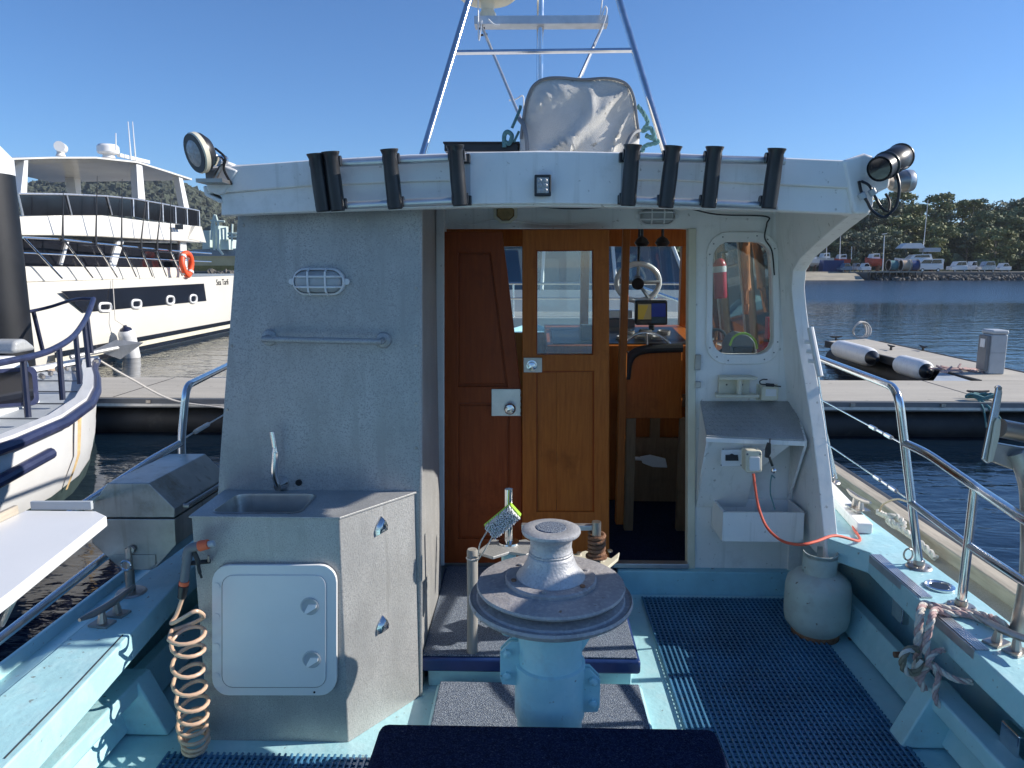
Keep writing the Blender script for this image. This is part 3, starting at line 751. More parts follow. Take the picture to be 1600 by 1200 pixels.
cabp = [(-90, 562), (30, 556), (46, 560), (74, 655), (-90, 700)]
B().prism(PL(cabp, X=X1), (-1.35, 0, 0)).build('cabin', 'white_clean', lb, bev=.05, seg=3)
wnp = rrect(-60, 54, 573, 633, 10, 4); wnp = [(x + (y - 573) * .08, y + (54 - x) * .07 if x < 40 else y) for x, y in wnp]
B().plate(PL([(x, y) for x, y in wnp], X=X1 + .004), [], (.02, 0, 0)).build('window_frame', 'navy_rail', lb)
cw = (sum(x for x, y in wnp) / len(wnp), sum(y for x, y in wnp) / len(wnp))
B().plate(PL([(cw[0] + (x - cw[0]) * .9, cw[1] + (y - cw[1]) * .8) for x, y in wnp], X=X1 + .026), [], (.006, 0, 0)).build('window_pane', 'dark_glass', lb)
q = P(22, 553, X=-5.6); B().prism([q, q + V(0, .05, .14), q + V(0, .22, .15), q + V(0, .42, 0)], (-.3, 0, 0)).build('clear_hatch', 'lens_frost', lb, bev=.05)
b = B()
for k in range(16): b.ball(V(CXL + .05 * math.sin(k * 2.1), 7.6 + k * .1, lz(8.4) + .05 + .02 * math.sin(k)), .035, 6)
b.build('anchor_chain', 'steel_worn', lb)['kind'] = 'stuff'
B().tube(spline([P(60, 580, Z=1.0) + V(rn.uniform(-.3, .3), rn.uniform(-.3, .3), .02) for k in range(10)]), .02, 6).build('deck_rope', 'rope_tan', lb)
B().faces([V(-5.78, 9.36, 1.2), V(-5.55, 9.5, 1.32), V(-5.2, 9.55, 1.28), V(-5.5, 9.48, 1.06), V(-5.5, 9.62, 1.2)], [(0, 1, 4), (1, 2, 4), (2, 3, 4), (3, 0, 4), (0, 1, 2, 3)]).build('anchor', 'galv', lb, smooth=False)
B().tube([V(-5.8, 8.9, 1.16), V(-5.5, 9.5, 1.22)], .03, 8).build('anchor_shank', 'galv', lb)
o = B().tube(spline([P(152, 561, Y=9.35), P(205, 592, Y=9.5), P(270, 625, Y=9.6), P(350, 637, Y=9.62)]), .014, 6).build('bow_line', 'rope_white'); tag(o, 'pale bow line from the white launch to the dock', 'rope')

# ================================================================== big white motor yacht at left
XH = -10.45
my = thing('motor_yacht', 'large white motor yacht with black glass flybridge berthed at left', 'yacht', (-13, 22, 0))
def hp(x, y, X=XH): return P(x, y, X=X)
zt = 1.95
rr = []
for y, dx in ((11.6, -2.4), (12.4, -1.4), (13.6, -.6), (15, -.15), (17, 0), (22, 0), (32, 0)):
    rr.append([V(XH + dx, y, zt), V(XH + dx, y, 1.0), V(XH + dx * 1.15 - .02, y, .3), V(XH + dx * 1.3 - .3, y, -.6), V(-15.6 - dx * .8, y, -.6), V(-15.9 - dx, y, .3), V(-15.9 - dx, y, zt)])
B().loft(rr).build('hull', 'yacht_white', my)
for z0, z1, m in ((.30, .42, 'dark_glass'), (.06, .16, 'dark_glass')):
    B().mm((XH - .0, 15.5, z0), (XH + .012, 32, z1)).build('boot_stripe', m, my)
B().mm((XH, 15.5, .17), (XH + .010, 32, .29)).build('boot_stripe', 'cream', my)
B().prism([q for q in PL([(95, 455), (318, 443), (322, 470), (130, 488)], X=XH + .004)], (.014, 0, 0)).build('hull_window_band', 'dark_glass', my)
for px, py, wd in ((164, 480, 9), (213, 475, 7), (266, 469, 5.5), (302, 467, 5)):
    lo = PL(rrect(px - wd, px + wd, py - 6, py + 6, 4, 3), X=XH + .022); B().tube(lo, .035, 6, closed=True).build('porthole', 'white_clean', my)
B().prism(PL([(36, 373), (285, 381), (285, 418), (34, 416)], X=-10.95), (-3, 0, 0)).build('saloon_glass', 'dark_glass', my)
for a in ([(171, 417), (184, 376), (194, 376), (181, 417)], [(95, 414), (105, 378), (108, 378), (98, 414)], [(282, 420), (282, 376), (291, 376), (293, 420)]):
    B().prism(PL(a, X=-10.9), (-.1, 0, 0)).build('saloon_pillar', 'white_clean', my)
B().prism(PL([(30, 416), (300, 418), (300, 433), (30, 441)], X=-10.8), (-4, 0, 0)).build('deck_house_base', 'yacht_white', my, bev=.03)
B().loft([[P(x, t_, X=-10.85), P(x, b_, X=-10.7), P(x, b_, X=-10.7) + V(-4, 0, 0), P(x, t_, X=-10.85) + V(-4, 0, 0)] for x, t_, b_ in ((25, 338, 368), (90, 336, 368), (160, 336, 370), (230, 345, 374), (290, 351, 377), (313, 354, 379))]).build('flybridge_coaming', 'yacht_white', my, bev=.04)
B().prism(PL([(294, 373), (322, 379), (315, 354), (305, 353)], X=-10.7), (-4, 0, 0)).build('flybridge_wing', 'yacht_white', my)
gx = [(28, 303, 337), (104, 304, 336), (167, 307, 336), (208, 311, 338.5), (231, 315, 343), (254, 319, 346), (274, 323, 349), (292, 326, 351), (311, 330, 353.5)]
for (x0, t0_, b0_), (x1, t1_, b1_) in zip(gx[:-1], gx[1:]):
    B().prism(PL([(x0 + .8, t0_), (x1 - .8, t1_), (x1 - .8 + (8 if x1 < 200 else 1), b1_), (x0 + .8 + (8 if x1 < 200 else 1), b0_)], X=-10.86), (-.03, 0, 0)).build('wind_screen', 'dark_glass', my)
for x, t_, b_ in gx:
    B().tube([P(x, t_ - .5, X=-10.84), P(x + (8 if x < 200 else 1), b_, X=-10.84)], .022, 6).build('screen_post', 'alu', my)
B().tube([P(x, t_ - .5, X=-10.84) for x, t_, b_ in gx], .025, 6).build('screen_rail', 'alu', my)
# hard top
rt_ = [(18, 247), (80, 245), (150, 245), (215, 252), (260, 266), (300, 279)]
B().loft([[P(x, y, X=-10.9), P(x, y + 2.6, X=-10.9), P(x, y + 2.6, X=-10.9) + V(-4.6, 0, -.05), P(x, y, X=-10.9) + V(-4.6, 0, 0)] for x, y in rt_]).build('hard_top', 'yacht_white', my)
for a in ([(38, 250), (44, 250), (42, 304), (32, 304)], [(213, 254), (222, 256), (227, 312), (216, 310)], [(279, 275), (285, 277), (296, 327), (288, 325)]):
    B().prism(PL(a, X=-10.95), (-.18, 0, 0)).build('top_pillar', 'white_clean', my)
B().prism(PL([(113, 247), (124, 247), (127, 304), (119, 304)], X=-14.2), (-.3, 0, 0)).build('top_pillar', 'white_clean', my)
c = P(170, 247, X=-12.5)
B().lathe([(.18, 0), (.15, .1), (.27, .12), (.3, .16), (.3, .32), (.25, .38), (.001, .4)], c, seg=24).build('radar', 'white_clean', my)
B().prism([c + V(.3, .1, .05), c + V(.4, 1.6, .05), c + V(.4, 1.6, .15), c + V(.3, .1, .15)], (-.1, 0, 0)).build('radar_arm', 'white_clean', my)
for px, y0, y1 in ((200, 190, 250), (207, 190, 250), (181, 208, 235)): B().tube([P(px + 5 if px > 185 else px, y1, X=-12), P(px, y0, X=-12)], [.022, .012], 6).build('antenna', 'white_clean', my)
c = P(95, 244, X=-12.2); B().lathe([(.12, 0), (.08, .1), (.1, .12)], c, seg=14).cyl(c + V(.1, -.18, .22), c + V(-.05, .18, .22), .13, seg=14).build('search_light', 'white_clean', my)
# side rails with rods
rl = [(36, 371, -10.55), (98, 374, -10.55), (150, 380, -10.55), (220, 387, -10.55), (285, 393, -10.55), (330, 396, -10.55)]
B().tube([P(x, y, X=X) for x, y, X in rl], .024, 6).build('side_rail', 'steel', my)
B().tube([P(x, y, X=-10.55) for x, y in ((36, 395), (150, 400), (285, 407), (330, 409))], .016, 6).build('side_rail', 'steel', my)
for x, y, bx in ((38, 372, 97), (100, 375, 145), (150, 380, 183), (190, 384, 213), (220, 387, 238), (243, 389, 260), (266, 391, 285)):
    B().tube([P(x, y, X=-10.55), P(bx, 437 - bx * .02, X=XH - .05)], .022, 6).build('rail_stanchion', 'steel', my)
for x, y, tx, ty in ((98, 374, 99, 300), (150, 380, 152, 275), (190, 383, 191, 280), (221, 386, 228, 310), (246, 388, 254, 300), (267, 390, 266, 300)):
    B().tube([P(x, y + 3, X=-10.5), P(x, y - 14, X=-10.5), P(tx, ty, X=-10.5)], [.03, .022, .006], 6).build('fishing_rod', 'black', my)
def text_obj(name, body, loc, size, rot, m, par):
    cu = bpy.data.curves.new(name, 'FONT'); cu.body = body; cu.size = size; cu.extrude = .002; cu.align_x = 'CENTER'; cu.materials.append(MATS[m])
    o = bpy.data.objects.new(name, cu); COL.objects.link(o); o.location = loc; o.rotation_euler = rot; bpy.context.view_layer.update()
    me = bpy.data.meshes.new_from_object(o); bpy.data.objects.remove(o)
    me.transform(Matrix.Translation(loc) @ Matrix.Rotation(R(90), 4, 'Z') @ Matrix.Rotation(R(90), 4, 'X'))
    return link(name, me, par)
text_obj('name_lettering', 'Sea Tarli', P(348, 445, X=XH + .01), .28, (0, 0, 0), 'black', my)
for k in range(3):
    for j in range(6):
        q = P(271 + 2.1 * j, 352 + 2.6 * k, X=-10.72 + .0); B().mm(q + V(.07, -.05, -.025), q + V(.085, .05 - .03 * (j % 2), .025)).build('lettering_mark', 'black', my)
# life ring
c = P(292, 413, X=-10.4); t = thing('life_ring', 'orange life ring hanging on the yacht side rail', 'life ring', c)
B().tube([c + V(.02 * math.sin(a * 2), .29 * math.cos(a), .33 * math.sin(a)) for a in [2 * math.pi * k / 32 for k in range(32)]], .085, 12, closed=True).build('ring_body', 'ring_orange', t)
for k in range(4):
    a = R(45 + 90 * k); p_ = c + V(0, .29 * math.cos(a), .33 * math.sin(a)); d_ = V(0, -.29 * math.sin(a), .33 * math.cos(a)).normalized()
    B().cyl(p_ - d_ * .035, p_ + d_ * .035, .09, seg=14).build('band', 'white_clean', t)
c = P(203, 541, X=-10.1)
q0, q1 = P(190, 525, X=-10.15), P(214, 555, X=-10.1)
c = (q0 + q1) / 2; t = fender(c, V(0, .25, -1), 1.0, .2, 'white fender with navy ends hanging from the yacht hull', 'white_clean', 'navy', 'hanging_fender')
B().tube([c + V(0, -.12, .5), P(180, 500, X=-10.3), P(176, 437, X=-10.4)], .012, 6).build('fender_line', 'rope_white', t)

# ================================================================== motor cruiser moored ahead, seen through the wheelhouse
mc = thing('motor_cruiser', 'white motor cruiser with dark windscreen seen through the wheelhouse windows', 'boat', (1, 14, 0))
rr = [[V(-1.9 + dx, y, 1.45), V(-1.7 + dx, y, .4), V(-1.2 + dx, y, -.4), V(2.9 - dx, y, -.4), V(3.4 - dx, y, .4), V(3.6 - dx, y, 1.45)] for y, dx in ((12.1, .4), (12.8, .15), (14, 0), (22, 0))]
B().loft(rr).build('hull', 'yacht_white', mc, bev=.03)
B().loft([[V(-1.3, 13.6, 1.45), V(3.0, 13.6, 1.45), V(3.0, 20, 1.45), V(-1.3, 20, 1.45)], [V(-1.25, 13.7, 1.85), V(2.95, 13.7, 1.85), V(2.95, 20, 1.85), V(-1.25, 20, 1.85)]]).build('cabin', 'yacht_white', mc)
B().loft([[V(-1.2, 13.75, 1.85), V(2.95, 13.75, 1.85), V(2.95, 19, 1.85), V(-1.2, 19, 1.85)], [V(-1.0, 14.2, 2.75), V(2.65, 14.2, 2.75), V(2.65, 19, 2.75), V(-1.0, 19, 2.75)]]).build('wind_screen', 'blue_glass', mc)
B().mm((-1.2, 14.0, 2.76), (2.85, 19.2, 2.9)).build('cabin_roof', 'yacht_white', mc, bev=.03)
for x0, x1 in ((-1.2, -1.0), (.2, .25), (1.6, 1.55), (2.97, 2.67)): B().tube([V(x0, 13.72, 1.85), V(x1, 14.17, 2.76)], .035, 6).build('screen_pillar', 'white_clean', mc)
for z in (1.75, 2.0): B().tube([V(-1.6, 12.3, z), V(3.2, 12.3, z)], .02, 6).build('rail', 'steel', mc)
for x in (-1.5, -.3, .9, 2.1, 3.1): B().tube([V(x, 12.3, 1.45), V(x, 12.3, 2.0)], .018, 6).build('rail_post', 'steel', mc)

# ================================================================== haze: the air between here and the hill
hz = bpy.data.materials.new('haze'); hz.use_nodes = True
hn, hl_ = hz.node_tree.nodes, hz.node_tree.links
hn.remove(hn['Principled BSDF'])
pv = hn.new('ShaderNodeVolumePrincipled'); pv.inputs['Color'].default_value = (0.80, 0.88, 1.0, 1); pv.inputs['Density'].default_value = 0.00016; pv.inputs['Anisotropy'].default_value = 0.2
hl_.new(pv.outputs[0], hn['Material Output'].inputs['Volume'])
o = B().mm((-3050, -850, -2.0), (3050, 4550, 135)).build('haze', hz, smooth=False); o['kind'] = 'stuff'; o['label'] = 'thin blue haze over the harbour and hill'
# ================================================================== the fishing boat we stand on
DECK, GZ, YW, YP, YF = 0.66, 1.10, 3.50, 2.55, 2.45     # deck, gunwale top, cabin aft wall, galvanised panel, roof fascia
boat = thing('fishing_boat', 'pale blue fishing boat with white wheelhouse seen from its aft deck', 'boat', (0, 0, DECK))

# ---- hull
def half(y):             # outer half breadth at gunwale
    ys = [(-2.6, 1.42), (-1, 1.54), (1, 1.6), (2.5, 1.63), (4.0, 1.62), (5.5, 1.48), (7, 1.10), (8.2, 0.5), (8.8, 0.06)]
    for (a, b), (c, d) in zip(ys[:-1], ys[1:]):
        if y <= c: return b + (d - b) * max(0, (y - a)) / (c - a)
    return ys[-1][1]
def sheer(y): return GZ + (0 if y < 3.5 else 0.035 * (y - 3.5) ** 1.6)
rings = []
for y in [-2.6, -2, -1, 0, 1, 2, 3, 4, 5, 5.8, 6.6, 7.4, 8.1, 8.5, 8.8]:
    h, z = half(y), sheer(y)
    rings.append([V(-h, y, z - 0.012), V(-h * 0.99, y, z - 0.3), V(-h * 0.93, y, 0.3), V(-h * 0.80, y, -0.25), V(0, y, -0.6),
                  V(h * 0.80, y, -0.25), V(h * 0.93, y, 0.3), V(h * 0.99, y, z - 0.3), V(h, y, z - 0.012)])
b = B(); b.loft(rings, caps=False, closed=False)
b.faces([v for v in rings[0]], [tuple(range(9))])
hull = b.build('hull', 'cyan', boat)
sm = hull.modifiers.new('solid', 'SOLIDIFY'); sm.thickness = 0.02; sm.offset = 1
# deck and sill under the cabin wall
b = B(); b.mm((-1.47, -2.5, DECK - 0.05), (1.47, YW - 0.05, DECK)); b.build('deck', 'cyan', boat)
b = B(); b.mm((0.44, YW - 0.05, DECK - 0.05), (1.47, YW + 0.04, DECK + 0.125)); b.build('sill', 'cyan_deep', boat, bev=0.008)
# bulwarks, both sides: low coaming board, beam, brackets, gunwale with fascia
for s in (-1, 1):
    sx = lambda v: s * v
    b = B(); b.prism([V(sx(1.47), -2.5, DECK), V(sx(1.41), -2.5, DECK + 0.02), V(sx(1.45), -2.5, 0.80), V(sx(1.50), -2.5, 0.80)], (0, YW + 2.45, 0))
    b.build('coaming_board', 'cyan', boat, bev=0.006)
    b = B(); b.mm((sx(1.365), -2.5, 0.81), (sx(1.45), 2.32, 0.875)); b.build('stringer', 'cyan', boat, bev=0.01)
    for y in (-0.6, 0.9, 2.28):
        b = B(); b.prism([V(sx(1.46), y, 0.665), V(sx(1.27), y, 0.665), V(sx(1.365), y, 0.87), V(sx(1.46), y, 0.87)], (0, 0.09, 0))
        b.build('bracket', 'cyan', boat, bev=0.008)
    # gunwale board in stations (y, inner x)
    st = [(-2.6, 1.26), (-1, 1.34), (1.0, 1.38), (1.9, 1.395), (2.5, 1.415), (2.95, 1.44), (3.10, 1.33), (3.5, 1.33), (4.5, 1.3), (5.6, 1.18)]
    if s < 0: st = [(-2.6, 1.18), (-1, 1.22), (1.0, 1.25), (1.67, 1.275), (2.64, 1.355), (3.5, 1.36), (4.5, 1.3), (5.6, 1.18)]
    off = 0.13 if s < 0 else 0.0
    rr = []
    for y, xi in st:
        xo = half(y) - off + 0.012
        rr.append([V(sx(xi), y, sheer(y)), V(sx(xi), y, sheer(y) - 0.095), V(sx(xi + 0.035), y, sheer(y) - 0.095), V(sx(xi + 0.035), y, sheer(y) - 0.04), V(sx(xo), y, sheer(y) - 0.04), V(sx(xo), y, sheer(y))])
    b = B(); b.loft(rr); b.build('gunwale', 'cyan', boat, bev=0.006)
    if s < 0:   # rubbing strake and the seam along the port gunwale
        rr = [[V(-(half(y) - off + 0.014), y, sheer(y) - 0.004), V(-(half(y) + 0.02), y, sheer(y) - 0.06), V(-(half(y) + 0.02), y, sheer(y) - 0.14), V(-(half(y) - off + 0.014), y, sheer(y) - 0.14)] for y in (-2.6, -1, 1, 2.5, 4, 5.5)]
        b = B(); b.loft(rr); b.build('rubbing_strake', 'cyan', boat, bev=0.01)
        b = B(); b.tube([P(192, 992, Z=GZ + 0.001), P(100, 1090, Z=GZ + 0.001), P(7, 1185, Z=GZ + 0.001)], 0.0022, 5); b.build('seam', 'rubber', boat)
# foredeck and side decks round the wheelhouse
rr = [[V(-half(y) + 0.02, y, sheer(y) - 0.045), V(half(y) - 0.02, y, sheer(y) - 0.045), V(half(y) - 0.02, y, sheer(y) - 0.075), V(-half(y) + 0.02, y, sheer(y) - 0.075)] for y in (5.62, 6.6, 7.4, 8.1, 8.6)]
b = B(); b.loft(rr); b.build('foredeck', 'cyan', boat)
# aluminium edging and fittings on the starboard gunwale
e = [P(1378, 873, Z=GZ + 0.004), P(1440, 937, Z=GZ + 0.004)]
for a0, a1 in (((1372, 868), (1438, 935)), ((1462, 958), (1524, 1017))):
    p0, p1 = P(*a0, Z=GZ), P(*a1, Z=GZ)
    b = B()
    for k in range(5):
        x = 0.006 + k * 0.0085
        b.mm((p1.x + x - 0.003, p1.y, GZ + 0.001), (p1.x + x + 0.004, p0.y, GZ + 0.006))
    b.mm((p1.x, p1.y, GZ - 0.03), (p1.x - 0.003, p0.y, GZ + 0.003))
    b.build('edging_strip', 'alu', boat)
c = P(1468, 917, Z=GZ + 0.002)
b = B(); b.lathe([(0.052, 0), (0.052, 0.006), (0.043, 0.008), (0.036, 0.004), (0.034, 0.002)], c); o = b.build('deck_filler', 'steel', boat)
b = B(); b.lathe([(0.033, 0.0015), (0.033, 0.0035), (0.01, 0.004)], c); b.build('filler_cap', 'black', o)

def cleat(p, d, L, m, parent, name='cleat'):
    d = Vector(d).normalized(); sd = V(0, 0, 1).cross(d); b = B()
    pts = [p + d * (L * t) + V(0, 0, 0.052 + 0.012 * abs(t * 2) ** 2) for t in (-.5, -.3, -.1, .1, .3, .5)]
    b.tube(pts, [0.006, 0.012, 0.013, 0.013, 0.012, 0.006], 8)
    for t in (-0.14, 0.14):
        b.tube([p + d * (L * t), p + d * (L * t * 0.9) + V(0, 0, 0.05)], [0.017, 0.010], 8)
        b.box(p + d * (L * t) + V(0, 0, 0.004), (0.05, 0.07, 0.008), Matrix.Rotation(math.atan2(d.y, d.x), 3, 'Z'))
    return b.build(name, m, parent)
cleat(P(1572, 1012, Z=GZ + 0.001), (0.5, -1, 0), 0.22, 'steel_worn', boat)
cleat(P(172, 968, Z=GZ + 0.001), (0.16, 1, 0), 0.26, 'steel_worn', boat)
cleat(P(1340, 795, Z=GZ + 0.06), (0.1, -1, 0), 0.2, 'steel_worn', boat)
# scupper straps let into the bulwark
for px, py in ((1412, 955), (1590, 1155)):
    p = P(px, py, X=1.455)
    b = B(); b.box(p + V(-0.012, 0, 0), (0.03, 0.085, 0.075)); b.build('scupper_plate', 'steel', boat, bev=0.006)
# padeyes and bolts on the deck edge
for px, py in ((1402, 1023), (1330, 1000)):
    p = P(px, py, X=1.43)
    b = B(); b.cyl(p + V(0.02, 0, 0), p + V(-0.012, 0, 0), 0.012, seg=10); b.build('bolt', 'rust', boat)

# ---- wheelhouse: aft wall
jr = 1084
wall_out = PL([(jr, 893), (jr, 357), (694, 357), (694, 300), (1216, 300), (1224, 420), (1246, 620), (1260, 893)], Y=YW)
win = PL(rrect(1112, 1209, 378, 554, 27), Y=YW)
for q, (x0, y0) in zip(win, rrect(1112, 1209, 378, 554, 27)):      # narrower at its head
    t = (554 - y0) / 176.0
    q.x = P(1160 + (x0 - 1160) * (1 - 0.06 * t) - 1 * t, y0, Y=YW).x
b = B(); b.plate(wall_out, [win], (0, 0.05, 0)); wall = b.build('cabin_wall', 'white', boat, smooth=False)
cen = sum(win, Vector()) / len(win)
ring = [cen + (q - cen) * 1.0 + (q - cen).normalized() * 0.048 for q in win]
b = B(); b.plate([q + V(0, -0.010, 0) for q in ring], [[q + V(0, -0.010, 0) for q in win]], (0, 0.0095, 0)); o = b.build('window_frame', 'white', wall, bev=0.004)
b = B(); b.plate([q + V(0, 0.02, 0) for q in win], [], (0, 0.005, 0)); b.build('window_pane', 'glass_clear', wall, smooth=False)
b = B()
for k in range(0, len(ring), 2):
    q = win[k] + (win[k] - cen).normalized() * 0.028 + V(0, -0.012, 0)
    b.cyl(q, q + V(0, 0.003, 0), 0.0035, seg=8)
b.build('frame_screws', 'grey_plastic', wall)['kind'] = 'stuff'
# door jamb strip at starboard, hinges
b = B(); b.prism(PL([(1074, 890), (1086, 890), (1088, 357), (1076, 357)], Y=YW - 0.012), (0, 0.06, 0)); b.build('door_jamb', 'cream', boat, bev=0.003)
for py in (566, 601):
    p = P(1090, py, Y=YW - 0.01)
    b = B(); b.box(p, (0.028, 0.02, 0.075 if py == 566 else 0.03)); b.build('hinge', 'steel_worn', boat, bev=0.003)
b = B(); b.mm((-0.44, YW - 0.03, 0.79), (P(1074, 890, Y=YW).x, YW + 0.02, 0.815)); b.build('door_sill', 'alu', boat, bev=0.004)
# port jamb between galvanised side and doors
b = B(); b.prism(PL([(681, 884), (694, 884), (694, 325), (681, 325)], Y=YW - 0.06), (0, 0.1, 0)); b.build('door_post', 'white', boat, bev=0.004)
b = B(); b.mm((P(694, 300, Y=YW).x - 0.9, YW, 0.6), (P(694, 300, Y=YW).x - 0.001, YW + 0.05, 2.6)); b.build('cabin_wall', 'white', boat)

# starboard wing (side panel with the swept cut-out), from the aft wall to its aft edge
ins = []
for px, py, X in ((1344, 322, 1.125), (1338, 335, 1.12), (1312, 356, 1.14), (1284, 380, 1.165), (1258, 404, 1.19), (1247, 423, 1.21), (1245, 450, 1.225), (1248, 482, 1.24), (1255, 536, 1.262), (1266, 600, 1.285), (1276, 660, 1.305), (1286, 740, 1.325), (1297, 850, 1.345), (1300, 880, 1.35)):
    a_ = P(px - 8, py, X=X - .022); ins.append((a_, V(1.315 - 0.17 * (a_.z - 1.1) / 1.4, YW, a_.z)))
a_ = ins[0]; ins.insert(0, (V(a_[0].x, a_[0].y, 2.625), V(a_[1].x - .005, YW, 2.625)))
b = B()
ra = [[a, a.lerp(c, 0.35), a.lerp(c, 0.7), c, c + V(0.05, 0, 0), a.lerp(c, 0.7) + V(0.05, 0, 0), a.lerp(c, 0.35) + V(0.05, 0, 0), a + V(0.05, 0, 0)] for a, c in ins]
b.loft(ra); wing = b.build('side_wing', 'white', boat, ang=50)
b = B(); b.loft([[a + V(-0.006, -0.012, 0), a + V(0.056, -0.012, 0), a + V(0.056, 0.03, 0.0), a + V(-0.006, 0.03, 0.0)] for a, c in ins]); b.build('wing_edge', 'white', boat, bev=0.006)
# small infill below the wing down to the deck beside the wall
b = B(); b.mm((1.30, YW - 0.02, DECK), (1.47, YW + 0.03, GZ)); b.build('cabin_wall', 'white', boat)
# wheelhouse sides and front
for s in (-1, 1):
    b = B()
    b.prism([V(s * 1.34, YW + 0.06, 1.0), V(s * 1.30, YW + 0.06, 1.78), V(s * 1.25, YW + 0.06, 1.78), V(s * 1.29, YW + 0.06, 1.0)], (0, 2.05, 0))
    b.build('cabin_side', 'white', boat)
    for k, y in enumerate((3.60, 4.12, 4.68, 5.22, 5.56)):
        b = B(); b.prism([V(s * 1.30, y, 1.78), V(s * 1.19, y, 2.58), V(s * 1.15, y, 2.58), V(s * 1.26, y, 1.78)], (0, 0.075, 0))
        p = b.build('window_post', 'wood_brown', boat)
        b = B(); b.prism([V(s * 1.262, y + 0.076, 1.78), V(s * 1.152, y + 0.076, 2.58), V(s * 1.142, y + 0.076, 2.58), V(s * 1.252, y + 0.076, 1.78)], (0, 0.012, 0)); b.build('post_trim', 'white_clean', p)
    b = B(); b.prism([V(s * 1.285, 3.62, 1.78), V(s * 1.18, 3.62, 2.58), V(s * 1.176, 3.62, 2.58), V(s * 1.281, 3.62, 1.78)], (0, 1.95, 0)); b.build('side_pane', 'glass_clear', boat)
YC = 5.45
b = B(); b.mm((-1.28, YC, 0.9), (1.28, YC + 0.05, 1.80)); b.build('cabin_front', 'wood_light', boat)
b = B(); b.mm((-1.2, YC, 2.44), (1.2, YC + 0.05, 2.6)); b.build('window_head', 'wood_door', boat)
for x in (-1.18, -0.35, 0.4, 1.14):
    b = B(); b.mm((x - 0.03, YC - 0.01, 1.8), (x + 0.03, YC + 0.06, 2.44)); b.build('window_post', 'wood_door', boat)
b = B(); b.mm((-1.2, YC + 0.02, 1.8), (1.2, YC + 0.025, 2.44)); b.build('windscreen', 'glass_clear', boat)
b = B(); b.mm((-1.3, YW + 0.02, 0.72), (1.3, YC, 0.79)); b.build('cabin_floor', 'carpet_navy', boat)

# ---- roof
def camber(x): return -0.028 * (x / 1.1) ** 2
rr = []
for y, hw in ((YF + 0.02, 1.10), (3.5, 1.22), (4.8, 1.24), (5.7, 1.18), (5.95, 1.05)):
    xs = [hw * t for t in (-1, -.6, -.2, .2, .6, 1)]
    rr.append([V(x + 0.02, y, 2.655 + camber(x)) for x in xs] + [V(x + 0.02, y, 2.59 + camber(x)) for x in xs[::-1]])
b = B(); b.loft(rr); roof = b.build('roof', 'white', boat, ang=30)
def board(pts_top, pts_bot, y0, y1, name, par):
    n = len(pts_top)
    rr = []
    for (tx, ty), (bx, by) in zip(pts_top, pts_bot):
        a, c = P(tx, ty, Y=y0), P(bx, by, Y=y0)
        rr.append([a, c, c + V(0, y1 - y0, 0), a + V(0, y1 - y0, 0)])
    bb = B(); bb.loft(rr); return bb.build(name, 'white', par, bev=0.006)
xs = [322, 480, 640, 845, 1050, 1200, 1362]
top = [262, 250, 241, 235, 239, 245, 252]
mid = [302, 290, 283, 279, 281, 287, 295]
bot = [337, 331, 326, 322, 325, 329, 335]
board(list(zip(xs, top)), list(zip(xs, [m + 1 for m in mid])), YF - 0.022, YF + 0.05, 'fascia_board', roof)
xs2 = [345] + xs[1:-1] + [1345]
board(list(zip(xs2, mid)), list(zip(xs2, bot)), YF - 0.008, YF + 0.05, 'fascia_board', roof)
# doubled centre panel
b = B()
rr = []
for x in (728, 790, 845, 900, 972):
    t = (x - 845) / 120
    a, c = P(x, 236.5 + t * t * 1.5, Y=YF - 0.03), P(x, 318 + t * t * 1.5, Y=YF - 0.03)
    rr.append([a, c, c + V(0, 0.02, 0), a + V(0, 0.02, 0)])
b.loft(rr); b.build('centre_panel', 'white', roof, bev=0.004)
# stepped bracket plates at both roof ends
b = B(); b.prism(PL([(318, 262), (350, 258), (372, 266), (350, 300), (340, 305), (322, 298)], Y=YF - 0.03), (0, 0.12, 0)); b.build('end_bracket', 'white', roof, bev=0.008)
b = B(); b.prism(PL([(316, 290), (323, 290), (325, 302), (345, 312), (344, 318), (319, 306)], Y=YF - 0.026), (0, 0.1, 0)); b.build('end_bracket', 'white', roof, bev=0.006)
b = B(); b.prism(PL([(1318, 250), (1352, 239), (1364, 243), (1393, 270), (1391, 292), (1368, 303), (1364, 326), (1357, 335), (1335, 334)], Y=YF - 0.03), (0, 0.12, 0)); b.build('end_bracket', 'white', roof, bev=0.01)
b = B(); b.prism(PL([(344, 262), (338, 250), (345, 248), (372, 262)], Y=YF - 0.01), (0, 0.1, 0)); b.build('end_bracket', 'white', roof, bev=0.006)

# ---- galvanised galley housing on the port side
gp = PL([(657, 1092), (657, 322), (372, 330), (343, 720), (338, 800), (338, 1000)], Y=YP)
b = B(); b.prism(gp, (0, 0.012, 0)); gpan = b.build('galvanised_panel', 'galv', boat, bev=0.004)
xg = gp[0].x
b = B(); b.prism([V(xg, YP + 0.001, DECK), V(xg, 3.22, DECK), V(xg, 3.22, 2.6), V(xg, YP + 0.001, 2.6)], (-0.012, 0, 0)); b.build('galvanised_side', 'galv', boat)
b = B(); b.tube([P(657.5, 1090, Y=YP + 0.002), P(657.5, 324, Y=YP + 0.002)], 0.006, 8); b.build('corner_bead', 'galv', boat)
b = B(); b.prism([V(-1.09, YP + 0.02, DECK), V(-1.095, YP + 0.02, 1.7), V(-1.0, YP + 0.02, 2.58), V(-0.99, YP + 0.02, 2.58), V(-1.08, YP + 0.02, 1.7), V(-1.07, YP + 0.02, DECK)], (0, 1.0, 0)); b.build('galvanised_side', 'galv', boat)
